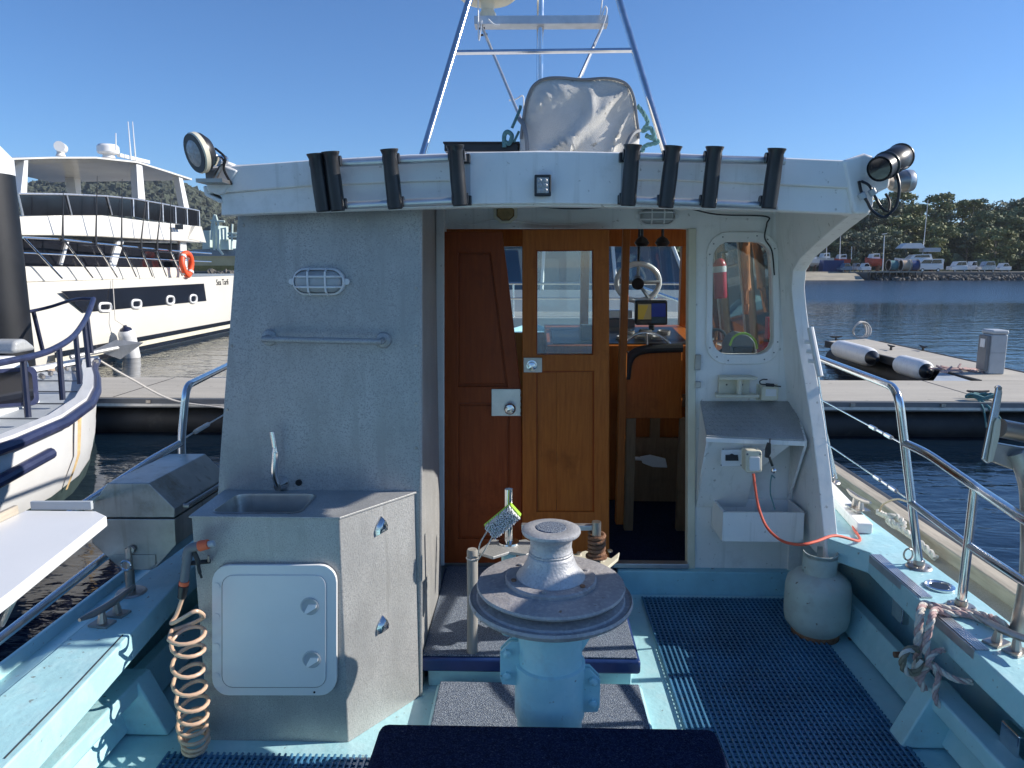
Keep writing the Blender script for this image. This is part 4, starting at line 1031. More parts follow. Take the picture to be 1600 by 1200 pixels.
# grab rail on the panel
p0, p1 = P(412, 530, Y=YP - 0.06), P(594, 534, Y=YP - 0.06)
b = B(); b.cyl(p0 + V(-0.005, 0, 0), p1 + V(0.005, 0, 0), 0.011, seg=12); gr = b.build('grab_rail', 'galv', boat)
for q in (p0, p1):
    b = B(); b.cyl(q, q + V(0, 0.06, 0), 0.012, seg=10); b.lathe([(0.03, 0), (0.026, -0.008), (0.014, -0.012)], q + V(0, 0.059, 0), (0, 1, 0), 14); b.build('rail_end', 'galv', gr)
p = P(467, 754, Y=YP - 0.002)
b = B(); b.lathe([(0.012, -0.002), (0.012, 0.004), (0.002, 0.004)], p, (0, -1, 0), 16); b.build('grommet', 'black', boat)

# ---- folding doors
def leaf(name, outer, holes, Y, m, th=0.035):
    b = B(); b.plate(PL(outer, Y=Y), [PL(h, Y=Y) for h in holes], (0, th, 0))
    o = b.build(name, m, boat, bev=0.004)
    return o
d1h = [[(716, 395), (766, 395), (768, 410), (793, 604), (716, 604)], [(716, 630), (796, 630), (796, 842), (716, 842)]]
d1 = leaf('door', [(694, 362), (784, 362), (792, 420), (814, 606), (816, 700), (816, 880), (694, 880)], d1h, YW - 0.05, 'wood_red')
for h in d1h:
    b = B(); b.plate(PL(h, Y=YW - 0.034), [], (0, 0.008, 0)); b.build('door_panel', 'wood_red', d1, smooth=False)
    hc = (sum(x for x, y in h) / len(h), sum(y for x, y in h) / len(h))
    b = B(); b.plate(PL([(hc[0] + (x - hc[0]) * (0.93), hc[1] + (y - hc[1]) * 0.965) for x, y in h], Y=YW - 0.0385), [], (0, 0.006, 0)); b.build('raised_field', 'wood_red', d1, bev=0.003)
d1['label'] = 'dark red wooden door leaf with slanting edge'
b = B(); b.prism(PL([(768, 608), (813, 608), (813, 650), (768, 650)], Y=YW - 0.058), (0, 0.006, 0)); lp = b.build('lock_plate', 'alu', d1, bev=0.0015)
b = B()
q0 = P(768, 650, Y=YW - 0.0585); rnd = random.Random(3)
for i in range(10):
    for j in range(9):
        q = q0 + V(0.008 + i * 0.0145, 0, 0.007 + j * 0.0148)
        b.box(q, (0.012, 0.0025, 0.003), Matrix.Rotation(R(45 if (i + j) % 2 else -45), 3, 'Y'))
b.build('tread_pattern', 'alu', lp)
b = B(); q = P(797, 637, Y=YW - 0.06); b.lathe([(0.014, 0), (0.011, 0.012), (0.024, 0.02), (0.028, 0.032), (0.022, 0.044), (0.003, 0.048)], q, (0, -1, 0), 20); b.build('door_knob', 'steel', d1)
d2h = [(838, 391), (927, 391), (927, 554), (838, 554)], [(838, 580), (928, 580), (928, 800), (838, 800)]
d2 = leaf('door', [(816, 359), (952, 359), (952, 880), (816, 880)], d2h, YW - 0.095, 'wood_door')
d2['label'] = 'honey coloured wooden door leaf with glazed upper half'
b = B(); b.plate(PL(d2h[0], Y=YW - 0.078), [], (0, 0.004, 0)); b.build('door_pane', 'glass', d2, smooth=False)
for k in range(2):
    x0, x1 = (838, 869.4) if k == 0 else (869.9, 928)
    b = B(); b.prism(PL([(x0, 580), (x1, 580), (x1, 800), (x0, 800)], Y=YW - 0.082), (0, 0.008, 0)); b.build('door_panel', 'wood_door', d2)
for hh in d2h:
    lo = PL(hh, Y=YW - 0.088); b = B(); b.tube(lo + [lo[0]], 0.006, 6); b.build('moulding', 'wood_red', d2)
b = B(); b.prism(PL([(818, 559), (847, 559), (847, 582), (818, 582)], Y=YW - 0.103), (0, 0.007, 0)); lp = b.build('latch_plate', 'steel_worn', d2, bev=0.0015)
b = B(); q = P(831, 571, Y=YW - 0.104); b.lathe([(0.025, 0), (0.025, 0.004), (0.012, 0.006), (0.012, 0.016), (0.021, 0.022), (0.019, 0.034), (0.003, 0.038)], q, (0, -1, 0), 20); b.build('door_knob', 'steel', d2)

# ---- steps and mats
b = B(); b.mm((-0.40, 2.62, DECK), (0.40, 3.44, 0.735)); st = b.build('step_base', 'cyan', boat, bev=0.006)
b = B(); b.mm((-0.43, 2.59, 0.737), (0.43, 3.455, 0.794)); b.build('step_edge', 'navy_step', st, bev=0.012, seg=3)
b = B(); b.mm((-0.418, 2.604, 0.7945), (0.418, 3.45, 0.803)); b.build('step_carpet', 'carpet', st, bev=0.004)
b = B(); b.mm((-0.36, 1.0, DECK), (0.435, 2.58, 0.705)); st2 = b.build('lower_step', 'cyan', boat, bev=0.02, seg=3)
b = B(); b.mm((-0.345, 1.0, 0.7055), (0.42, 2.565, 0.716)); b.build('step_carpet', 'carpet', st2, bev=0.006)
b = B(); b.mm((-0.43, 0.75, DECK + 0.001), (0.535, 1.94, 0.945)); eb = b.build('engine_box', 'cyan', boat, bev=0.02, seg=3)
b = B(); b.mm((-0.445, 0.72, 0.90), (0.55, 1.957, 0.962)); b.build('box_carpet', 'carpet_navy', eb, bev=0.03, seg=4)

# ---- starboard wall fittings
tl, tr, br, bl = P(1094, 627, Y=YW - 0.012), P(1240, 627, Y=YW - 0.012), P(1257, 687, Y=3.26), P(1104, 681, Y=3.26)
b = B(); b.prism([tl, tr, br, bl], (0, 0, -0.006)); sh = b.build('checker_shelf', 'galv', boat)
b = B(); nrm = (tr - tl).cross(bl - tl).normalized()
if nrm.z < 0: nrm.negate()
U, W_ = (tr - tl), (bl - tl)
for i in range(26):
    for j in range(9):
        q = tl + U * ((i + 0.5) / 26) + W_ * ((j + 0.5) / 9) + nrm * 0.0006
        ax = (U.normalized() * (1 if (i + j) % 2 else -1) + W_.normalized()).normalized() * 0.007
        sd = nrm.cross(ax).normalized() * 0.0014
        b.prism([q - ax - sd, q + ax - sd, q + ax + sd, q - ax + sd], nrm * 0.0012)
b.build('tread_pattern', 'galv', sh)
b = B(); b.prism([bl + V(-0.004, -0.004, -0.007), br + V(0.004, -0.004, -0.007), br + V(0.004, -0.004, -0.03), bl + V(-0.004, -0.004, -0.03)], (0, 0.02, 0)); b.build('shelf_lip', 'white', sh, bev=0.003)
for q0, q1 in ((tl, bl), (tr, br)):
    b = B(); b.prism([q0 + V(0, 0, -0.007), q1 + V(0, 0, -0.007), q1 + V(0, 0, -0.03), q0 + V(0, 0, -0.5)], (0.012, 0, 0)); b.build('shelf_cheek', 'white', sh)
b = B(); b.prism([bl + V(0.014, 0.012, -0.03), br + V(-0.06, 0.012, -0.03), P(1178, 738, Y=3.40), P(1165, 792, Y=3.485), P(1088, 792, Y=3.485)], (0, 0.008, 0)); b.build('sloping_panel', 'white', boat)
# tray
t0, t1 = P(1130, 800, Y=3.29), P(1258, 800, Y=3.29)
zt = t0.z; zb = zt - 0.145
b = B(); n = 0.012
b.mm((t0.x, 3.29, zb), (t1.x, 3.29 + n, zt)); b.mm((t0.x, 3.29, zb), (t0.x + n, YW, zt)); b.mm((t1.x - n, 3.29, zb), (t1.x, YW, zt)); b.mm((t0.x, 3.29, zb), (t1.x, YW, zb + n)); b.mm((t0.x, YW - n - 0.002, zb), (t1.x, YW - 0.002, zt))
b.build('wall_tray', 'white', boat, bev=0.003)
# socket, shore-power inlet
b = B(); b.prism(PL([(1127, 703), (1162, 703), (1162, 729), (1127, 729)], Y=3.262), (0, 0.006, 0)); o = b.build('socket_plate', 'white_clean', boat, bev=0.002)
b = B(); b.prism(PL([(1134, 711), (1140, 711), (1144, 709), (1148, 711), (1153, 711), (1154, 720), (1134, 720)], Y=3.256), (0, 0.007, 0)); b.build('socket', 'black', o)
b = B()
for px, py in ((1130, 702), (1161, 703), (1127, 727), (1158, 727)):
    q = P(px, py, Y=3.258); b.cyl(q, q + V(0, 0.004, 0), 0.003, seg=8)
b.build('socket_screws', 'grey_plastic', o)
b = B(); b.prism(PL(rrect(1165, 1191, 704, 739, 4, 3), Y=3.20), (0, 0.07, 0)); o = b.build('power_inlet', 'cream', boat, bev=0.006)
b = B(); b.prism(PL(rrect(1171, 1188, 714, 736, 3, 3), Y=3.192), (0, 0.012, 0)); b.build('inlet_cover', 'white_clean', o, bev=0.003)
b = B()
for px in (1168, 1188):
    q = P(px, 710, Y=3.197); b.cyl(q, q + V(0, 0.006, 0), 0.005, seg=8)
b.build('inlet_screws', 'grey_plastic', o)
# black cable clipped under the header
b = B(); b.tube(spline([P(835, 323, Y=3.44), P(900, 326, Y=3.44), P(985, 322, Y=3.46), P(1060, 323, Y=3.46), P(1120, 335, Y=3.48), P(1196, 338, Y=3.488), P(1198, 350, Y=3.488), P(1195, 372, Y=3.488), P(1206, 392, Y=3.487), P(1210, 430, Y=3.487)]), 0.0035, 6); b.build('cable', 'black', boat)
b = B(); b.tube(spline([P(700, 330, Y=3.485), P(705, 346, Y=3.485), P(735, 351, Y=3.485), P(775, 344, Y=3.485), P(860, 351, Y=3.485), P(930, 349, Y=3.485)]), 0.003, 6); b.build('cable', 'white', boat)

# ---- starboard rail
def fillet(pts, r=0.05, n=5):
    pts = [Vector(p) for p in pts]; out = [pts[0]]
    for a, c, d in zip(pts[:-2], pts[1:-1], pts[2:]):
        u, v = (a - c), (d - c); k = min(r, u.length * .45, v.length * .45)
        p0, p1 = c + u.normalized() * k, c + v.normalized() * k
        for i in range(n + 1):
            t = i / n; out.append(p0 * (1 - t) ** 2 + c * 2 * t * (1 - t) + p1 * t * t)
    return out + [pts[-1]]
A0, A1 = P(1436, 882, Y=2.80), P(1403, 607, Y=2.80)
Am = P(1413, 692, Y=2.80); Al = P(1423, 785, Y=2.80)
C0, C1 = P(1299, 750, Y=3.96), P(1271, 556, Y=3.96)
B0, B1, Bm = P(1502, 942, Y=2.45), P(1523, 760, Y=2.45), P(1514, 852, Y=2.45)
b = B(); b.tube(fillet([A0, A1, C1 + V(0, 0, 0)], 0.09), 0.0165, 12)
b.tube(fillet([Am, P(1448, 708, Y=2.68), B1, P(1606, 815, Y=2.05), V(1.55, 0.6, B1.z), V(1.5, -1.5, B1.z)], 0.08), 0.0165, 12)
b.tube([Al, Bm, P(1606, 912, Y=2.05), V(1.58, 0.6, Bm.z), V(1.5, -1.5, Bm.z)], 0.0135, 12)
b.tube([C0, C1], 0.0150, 12); b.tube([C0 + V(0.035, 0.03, 0), C1 + V(0.01, 0.1, -0.02)], 0.012, 10)
b.tube([B0, B1], 0.0155, 12); b.tube([C1, V(1.42, 5.6, C1.z + 0.12), V(1.0, 7.1, C1.z + 0.3)], 0.0150, 12)
b.tube([V(1.42, 5.6, 1.2), V(1.42, 5.6, C1.z + 0.12)], 0.013)
rail = b.build('guard_rail', 'steel', boat)
for q in (A0, B0, C0):
    b = B(); b.lathe([(0.05, 0), (0.045, 0.008), (0.022, 0.012), (0.02, 0.03)], V(q.x, q.y, GZ + 0.001), seg=18)
    for k in range(4):
        a = R(45 + 90 * k); b.cyl(V(q.x + 0.038 * math.cos(a), q.y + 0.038 * math.sin(a), GZ + 0.006), V(q.x + 0.038 * math.cos(a), q.y + 0.038 * math.sin(a), GZ + 0.013), 0.006, seg=6)
    b.build('stanchion_base', 'steel_worn', rail)
q = A0 + V(-0.03, 0.03, 0.0)
b = B(); b.tube([q + V(0.018 * math.cos(t), 0, 0.03 + 0.025 * math.sin(t)) for t in [R(a) for a in range(0, 361, 30)]], 0.004, 6); b.build('ring', 'steel_worn', rail)
def wire(p, q, m='steel'):
    b = B(); b.tube([p, q], 0.0033, 6)
    d = (q - p)
    for t in (0.72, 0.80, 0.88):
        b.tube([p + d * (t - 0.03), p + d * (t + 0.03)], 0.009 if t != .8 else .006, 8)
    return b.build('lifeline', m, rail)
wire(P(1282, 624, Y=3.9), P(1408, 692, Y=2.82)); wire(P(1287, 690, Y=3.9), P(1416, 778, Y=2.82))
# white locker beam on the side deck by the wing, and slotted plate on the wing
p0, p1 = P(1290, 752, Z=GZ + 0.05), P(1352, 818, Z=GZ + 0.05)
d = (p1 - p0); sd = V(0, 0, 1).cross(d).normalized() * 0.035
b = B(); b.prism([p0 - sd - V(0, 0, .05), p0 + sd - V(0, 0, .05), p0 + sd, p0 - sd], d); b.build('pole_box', 'white', boat, bev=0.008)
q0, q1 = P(1262, 512, Y=3.28), P(1277, 588, Y=3.2)
q0.x += .012; q1.x += .012
b = B(); b.tube([q0, q1], 0.014, 10)
for t in (0.3, 0.5, 0.7): b.cyl(q0.lerp(q1, t), q0.lerp(q1, t) + V(-0.03, 0.02, 0), 0.009, seg=8)
b.build('hand_grip', 'white_clean', boat)

# ---- port rail
A0, Aj, A1 = P(287, 740, Y=3.05), P(283, 692, Y=3.05), P(291, 603, Y=3.05)
b = B(); b.tube(fillet([V(A0.x, 3.05, GZ), Aj, A1, P(356, 571, Y=3.9), V(-1.42, 5.6, 2.0), V(-1.0, 7.1, 2.2)], 0.07), 0.0165, 12)
q1, q2 = P(108, 803, X=-1.60), V(-1.62, 1.2, 1.52)
b.tube([Aj, P(240, 716, X=-1.56), q1, V(-1.62, 1.9, q1.z), V(-1.55, -1.5, q1.z)], 0.0155, 12)
b.tube([P(230, 826, X=-1.60), P(160, 873, X=-1.60), P(-6, 1003, X=-1.60), V(-1.6, 0.5, P(-6, 1003, X=-1.6).z), V(-1.55, -1.5, P(-6, 1003, X=-1.6).z)], 0.0155, 12)
rail2 = b.build('guard_rail', 'steel', boat)
b = B(); b.tube([P(286, 686, Y=3.06), P(350, 648, Y=3.7)], 0.004, 6); b.tube([P(305, 675, Y=3.2), P(325, 663, Y=3.4)], 0.011, 8); b.build('lifeline', 'steel_worn', rail2)

# ---- mast frame on the roof
RZ = 2.65
def rp(px, py, Y): return P(px, py, Y=Y)
L0, L1 = rp(661, 240, 3.2), rp(742, -30, 3.6)
Rr0, Rr1 = rp(1036, 226, 3.2), rp(958, -30, 3.6)
b = B(); b.tube([L0 + (L0 - L1).normalized() * 0.06, L1], 0.0155, 12); b.tube([Rr0 + (Rr0 - Rr1).normalized() * 0.06, Rr1], 0.0155, 12)
b.tube(fillet([L1 + (L0 - L1).normalized() * .02, L1 + V(.05, 0, .06), Rr1 + V(-.05, 0, .06), Rr1 + (Rr0 - Rr1).normalized() * .02], .06), 0.0155, 12)
bl_, br_ = L0.lerp(L1, 0.565), Rr0.lerp(Rr1, 0.555)
b.tube([bl_, br_], 0.011, 10); mf = b.build('mast_frame', 'steel', boat)
m0, m1 = rp(842, 262, 4.3), rp(845, -40, 4.3)
b = B(); b.tube([m0, m1], 0.021, 14); b.build('mast', 'steel', boat)
s0, s1 = rp(742, 36, 4.3), rp(949, 35, 4.3)
b = B(); b.prism([s0 + V(0, -0.05, -0.02), s0 + V(0, 0.05, -0.02), s0 + V(0, 0.05, 0.022), s0 + V(0, 0.045, 0.022), s0 + V(0, 0.045, -0.014), s0 + V(0, -0.045, -0.014), s0 + V(0, -0.045, 0.022), s0 + V(0, -0.05, 0.022)], s1 - s0); b.build('spreader', 'alu', boat)
for a, c in (((752, 40), (815, 190)), ((942, 40), (905, 122))):
    b = B(); b.tube([rp(*a, 4.28), rp(*c, 3.9 if a[0] < 800 else 4.1)], 0.009, 8); b.build('stay_tube', 'alu', boat)
for a in ([(747, -10), (748, 62), (753, 32)], [(941, 0), (938, 30), (946, 10), (945, 32), (910, 118)], [(795, 157), (806, 155), (817, 150), (818, 170)], [(763, 30), (772, 38), (781, 39)]):
    b = B(); b.tube(spline([rp(x, y, 4.2) for x, y in a]), 0.004, 6); b.build('mast_wire', 'white_clean', boat)
for yy in (45, 55):
    q = rp(752 + (yy - 45) * .4, yy, 4.27); b = B(); b.cyl(q + V(-0.02, 0, 0), q + V(0.02, 0, 0.004), 0.006, seg=8); b.build('cable_tie', 'black', boat)
# ================================================================== equipment on the boat
# ---- sink cabinet
XL, XR, Y0 = -1.125, -0.63, 2.27
xg = P(657, 1092, Y=YP).x
CT = DECK + 0.82
cab = thing('sink_cabinet', 'galvanised galley cabinet with sunk sink and white hatch below it', 'cabinet', (-0.9, 2.4, DECK))
fp = [(XL, Y0), (XR, Y0), (xg - 0.002, YP - 0.002), (XL, YP - 0.002)]
b = B(); b.loft([[V(x, y, DECK + 0.001) for x, y in fp], [V(x, y, CT - 0.006) for x, y in fp]], caps=False); b.build('cabinet_body', 'galv', cab, bev=0.004)
sq = PL([(372, 774), (495, 774), (468, 803), (330, 803)], Z=CT)
sk = [sq[0].lerp(sq[1], u_).lerp(sq[3].lerp(sq[2], u_), v_) for u_, v_ in rrect(0, 1, 0, 1, .13, 4)]
b = B(); b.plate([V(x, y, CT - 0.006) for x, y in [(XL - 0.006, Y0 - 0.006), (XR + 0.003, Y0 - 0.006), (xg + 0.004, YP - 0.006), (xg - 0.01, YP - 0.002), (XL - 0.006, YP - 0.002)]], [[V(q.x, q.y, CT - 0.006) for q in sk]], (0, 0, 0.008)); b.build('counter_top', 'galv', cab, bev=0.002)
cen = sum(sk, Vector()) / len(sk)
def rs(f, z): return [V(cen.x + (q.x - cen.x) * f, cen.y + (q.y - cen.y) * f, z) for q in sk]
b = B(); b.loft([rs(1.03, CT + 0.0045), rs(1.0, CT + 0.006), rs(0.985, CT - 0.004), rs(0.92, CT - 0.13), rs(0.84, CT - 0.15), rs(0.1, CT - 0.155)], caps=False); b.build('sink_basin', 'bbq', cab)
q = P(438, 757, Y=YP - 0.02)
b = B(); b.lathe([(0.028, 0), (0.026, 0.014), (0.016, 0.03), (0.014, 0.05)], q + V(0, 0.019, 0), (0, -1, 0), 18)
b.tube(spline([q + V(0, -0.02, 0), q + V(-0.008, -0.03, 0.05), P(430, 705, Y=YP - 0.055), P(425, 674, Y=YP - 0.06)]), [0.012] * 17 + [0.009] * 8, 10)
b.build('tap', 'steel', cab)
# hatch
YH = Y0 - 0.004
ho, hl = rrect(331, 526, 883, 1087, 27, 6), rrect(347, 509, 899, 1074, 17, 5)
b = B(); b.plate(PL(ho, Y=YH - 0.014), [], (0, 0.0135, 0)); hatch = b.build('hatch', 'white_clean', cab, bev=0.009, seg=3)
b = B(); b.plate(PL(hl, Y=YH - 0.0185), [], (0, 0.0042, 0)); b.build('hatch_lid', 'white_clean', hatch, bev=0.002)
lo = PL(hl, Y=YH - 0.0148); b = B(); b.tube(lo + [lo[0]], 0.0013, 5); b.build('lid_seam', 'grey_plastic', hatch)
for px, py in ((484, 947), (487, 1030)):
    q = P(px, py, Y=YH - 0.019)
    b = B(); b.lathe([(0.031, -0.001), (0.031, 0.003), (0.027, 0.004), (0.022, 0.0015)], q, (0, -1, 0), 22); o = b.build('latch', 'grey_paint', hatch)
    b = B(); b.prism([q + V(-0.020, -0.004, -0.024), q + V(-0.012, -0.011, -0.026), q + V(0.024, -0.011, -0.002), q + V(0.024, -0.004, 0.008), q + V(-0.004, -0.004, 0.006)], (0, 0.004, 0)); b.build('latch_finger', 'white_clean', o, bev=0.002)
q = P(491, 1082, Y=YH - 0.016); b = B(); b.cyl(q, q + V(0, 0.003, 0), 0.004, seg=8); b.build('hatch_screw', 'black', hatch)
for py in (916, 964, 1010, 1056):
    q = P(338, py, Y=YH - 0.0155); b = B(); b.lathe([(0.012, 0), (0.012, 0.0012), (0.001, 0.0014)], q, (0, -1, 0), 16); b.build('hatch_hinge', 'white_clean', hatch)
for px, py in ((650, 360), (650, 450), (650, 540), (650, 630), (650, 700), (380, 352), (560, 345), (355, 640), (362, 540)):
    q = P(px, py, Y=YP - .001); B().lathe([(.0055, 0), (.0045, .0025), (.001, .003)], q, (0, -1, 0), 10).build('panel_screw', 'steel_worn', gpan)
# shell vents on the slanting face
fa, fb = V(XR, Y0, 0), V(xg, YP, 0); u = (fb - fa).normalized(); nn = V(u.y, -u.x, 0)
for px, py in ((595, 822), (597, 976)):
    d_ = FW * F + RT * (px - CX) + UP * (CY - py); t = (fa - EYE).dot(nn) / d_.dot(nn); q = EYE + d_ * t
    sh = [(-0.024, -0.03), (0.024, -0.022), (0.026, 0.0), (0.017, 0.022), (0.002, 0.038), (-0.014, 0.02), (-0.026, -0.008)]
    b = B(); base = [q + u * x + V(0, 0, z) for x, z in sh]; apex = [q + u * (x * 0.45) + V(0, 0, z * 0.5 + 0.002) + nn * 0.02 for x, z in sh]
    b.loft([base, [p.lerp(a, .5) + nn * 0.006 for p, a in zip(base, apex)], apex]); b.build('shell_vent', 'steel', cab)

# ---- bulkhead lights
def bulkhead(px, py, Y, wpx, hpx, label, lens='lens_frost'):
    c = P(px, py, Y=Y); zc = (c - EYE).dot(FW); W_ = wpx / F * zc / 2; H_ = hpx / F * zc / 2
    t = thing('bulkhead_light', label, 'light', c, 'caged bulkhead lights on the wheelhouse')
    def oval(f, y): 
        out = []
        for s in (1, -1):
            for k in range(13):
                a = R(-90 + 180 * k / 12)
                out.append(c + V(s * ((W_ - H_) + H_ * math.cos(a) * f) if f else 0, y, s * H_ * math.sin(a) * f))
        return out
    b = B(); b.loft([oval(1.0, -0.001), oval(1.0, -0.018), oval(0.86, -0.026), oval(0.82, -0.012)], caps=False); b.build('base_ring', 'white_clean', t)
    b = B(); b.loft([oval(0.83, -0.008), oval(0.78, -0.024), oval(0.55, -0.036), oval(0.2, -0.04)]); b.build('lens', lens, t)
    for s in (-0.33, 0.33):
        b = B(); b.tube([c + V(s * W_, -0.018, -H_ * 0.97), c + V(s * W_, -0.042, -H_ * 0.7), c + V(s * W_, -0.047, 0), c + V(s * W_, -0.042, H_ * 0.7), c + V(s * W_, -0.018, H_ * 0.97)], 0.0038, 6); b.build('cage_bar', 'white_clean', t)
    for s in (-0.38, 0.38):
        b = B(); b.tube([c + V(-W_ * 0.9, -0.02, s * H_), c + V(-W_ * 0.7, -0.043, s * H_), c + V(W_ * 0.7, -0.043, s * H_), c + V(W_ * 0.9, -0.02, s * H_)], 0.0038, 6); b.build('cage_bar', 'white_clean', t)
    for s in (-1, 1):
        b = B(); b.cyl(c + V(s * (W_ + 0.004), -0.001, 0), c + V(s * (W_ + 0.004), -0.014, 0), 0.011, seg=10); b.build('lug', 'white_clean', t)
    return t
bulkhead(500, 440, YP, 82, 42, 'oval caged bulkhead light with white guard on the galvanised panel')
bulkhead(1026, 338, YW, 58, 28, 'dim oval caged bulkhead light under the roof right of the doors')
c = P(790, 333, Y=YW)
t = thing('courtesy_light', 'small octagonal yellowed cabin light under the roof above the red door', 'light', c)
oc = lambda r, y: [c + V(r * 1.15 * math.cos(R(22.5 + 45 * k)), y, r * math.sin(R(22.5 + 45 * k))) for k in range(8)]
b = B(); b.loft([oc(0.052, -0.001), oc(0.052, -0.018), oc(0.04, -0.024), oc(0.038, -0.014)], caps=False); b.build('base_ring', 'cream', t)
b = B(); b.loft([oc(0.04, -0.012), oc(0.034, -0.028), oc(0.01, -0.032)]); b.build('lens', 'amber', t)

# ---- rod holders
def rack(name_side, rods, rails, label, pads):
    p = P(*rails[0][0], Y=YF - 0.06)
    t = thing('rod_holder_rack', label, 'rod rack', p, 'rod holder racks on the roof edge')
    for (a, c) in rails:
        q0, q1 = P(*a, Y=YF - 0.058), P(*c, Y=YF - 0.058)
        b = B(); b.cyl(q0, q1, 0.0125, seg=12); b.build('rack_rail', 'alu', t)
    for (tx, ty), (bx, by) in rods:
        q0, q1 = P(tx, ty, Y=YF - 0.105), P(bx, by, Y=YF - 0.09)
        ax = (q0 - q1); L = ax.length
        b = B(); b.lathe([(0.021, 0), (0.024, 0.004), (0.0245, L * 0.5), (0.0225, L * 0.9), (0.026, L - 0.008), (0.0285, L - 0.003), (0.0285, L), (0.021, L), (0.020, L - 0.05), (0.001, L - 0.05)], q1, ax, 20)
        h = b.build('rod_holder', 'black', t)
        for f in (0.14, 0.86):
            q = q1.lerp(q0, f)
            b = B(); b.tube([q + V(-0.026, 0.02, 0), q + V(0.026, 0.02, 0)], 0.017, 12); b.build('clamp', 'black', h)
    for px, py in pads:
        q = P(px, py, Y=YF - 0.04); b = B(); b.box(q + V(0, 0.006, 0), (0.024, 0.03, 0.03)); b.build('rail_pad', 'black', t, bev=0.003)
rack('port', [((493, 240), (506, 331)), ((516, 237), (528, 330)), ((608, 233), (618, 327)), ((711, 227), (719, 322))],
     [((496, 257), (728, 246)), ((500, 323), (731, 313))], 'port side rack of four black rod holders with two tightly paired', [(729, 248), (731, 313)])
rack('starboard', [((989, 226), (981, 322)), ((1052, 228), (1040, 325)), ((1117, 229), (1107, 325)), ((1214, 232), (1201, 326))],
     [((975, 245), (1226, 252)), ((972, 312), (1214, 322))], 'starboard rack of four evenly spaced black rod holders on roof edge', [(973, 246), (971, 312)])
for x in (731, 974):
    q = P(x, 282, Y=YF - 0.034); b = B(); b.box(q, (0.016, 0.004, 0.12)); b.build('cover_strip', 'grey_paint', roof)

# ---- deck light in the middle of the fascia
c = P(848, 290, Y=YF - 0.055)
t = thing('deck_light', 'small square black work light in the middle of the roof edge', 'light', c)
b = B(); b.loft([[c + V(x * s, y, z * s) for x, z in ((-0.027, -0.034), (0.027, -0.034), (0.027, 0.034), (-0.027, 0.034))] for y, s in ((0.025, 0.8), (0.0, 1.0), (-0.006, 1.0))]); b.build('housing', 'black', t, bev=0.004)
b = B(); b.mm(c + V(-0.019, -0.009, -0.024), c + V(0.019, -0.0062, 0.024)); ln = b.build('lens', 'lens', t)
for i in range(2):
    for j in range(3):
        q = c + V(-0.009 + 0.018 * i, -0.009, -0.015 + 0.015 * j); b = B(); b.lathe([(0.007, 0), (0.004, 0.003), (0.001, 0.0035)], q, (0, -1, 0), 10); b.build('lamp_cell', 'lens_frost', ln)

# ---- round floodlight, port end
def flood(c, d, r, dep, label, shell, lens, m_rim, name='floodlight'):
    d = Vector(d).normalized()
    t = thing(name, label, 'floodlight', c)
    b = B(); b.lathe([(r, 0), (r * 1.04, -dep * 0.2), (r * 0.98, -dep * 0.6), (r * 0.72, -dep * 0.92), (r * 0.4, -dep), (0.001, -dep)], c, d, 28); b.build('housing', shell, t)
    b = B(); b.lathe([(r * 0.8, -0.002), (r * 0.98, 0.0), (r * 1.06, -0.006), (r * 1.06, -0.02), (r * 1.01, -0.022)], c, d, 28); b.build('rim', m_rim, t)
    b = B(); b.lathe([(r * 0.82, -0.006), (r * 0.6, 0.004), (r * 0.3, 0.008), (0.001, 0.009)], c, d, 28); b.build('lens', lens, t)
    return t
c = P(303, 240, Y=YF - 0.10)
t = flood(c, (-0.62, -0.72, -0.28), 0.060, 0.055, 'round chrome floodlight with black rim on the port roof corner', 'black', 'lens', 'cream')
b = B(); b.tube([c + V(0.05, 0.04, 0.0), c + V(0.065, 0.05, -0.03), c + V(0.04, 0.045, -0.075)], 0.008, 8); b.mm(c + V(0.0, 0.0, -0.088), c + V(0.085, 0.09, -0.076)); b.build('bracket', 'steel_worn', t)
b = B(); b.mm(P(320, 266, Y=YF - 0.06), P(343, 287, Y=YF - 0.035)); b.build('junction_box', 'grey_plastic', t, bev=0.004)
b = B(); b.tube(spline([c + V(0.055, 0.03, 0.02), P(340, 235, Y=YF - 0.07), P(352, 247, Y=YF - 0.07), P(350, 265, Y=YF - 0.06), P(362, 288, Y=YF - 0.03)]), 0.0042, 6); b.build('wire', 'black', t)
b = B(); b.cyl(P(338, 252, Y=YF - 0.09), P(350, 250, Y=YF - 0.04), 0.016, seg=14); b.build('pivot', 'steel', t)
# ---- pair at the starboard end
c = P(1374, 264, Y=YF - 0.12)
t = thing('floodlight', 'black cylindrical floodlight pointing inward on the starboard roof corner', 'floodlight', c)
ax = (P(1402, 248, Y=YF - 0.04) - c); L = ax.length * 1.3
b = B(); b.lathe([(0.001, 0.006), (0.036, 0.006), (0.039, 0), (0.039, L * 0.4), (0.041, L * 0.42), (0.041, L * 0.95), (0.036, L), (0.001, L)], c, ax, 26); b.build('housing', 'black', t)
for f in (0.25, 0.88):
    b = B(); b.lathe([(0.040, 0), (0.0435, 0.002), (0.0435, 0.006), (0.040, 0.008)], c + ax.normalized() * L * f, ax, 26); b.build('cooling_fin', 'black', t)
b = B(); b.lathe([(0.034, 0.0055), (0.032, 0.001), (0.001, 0.0)], c, ax, 24); b.build('lens', 'dark_glass', t)
b = B(); b.tube([c + ax * 0.6 + V(0, 0.02, -0.03), P(1378, 282, Y=YF)], 0.012, 8); b.build('bracket', 'steel_worn', t)
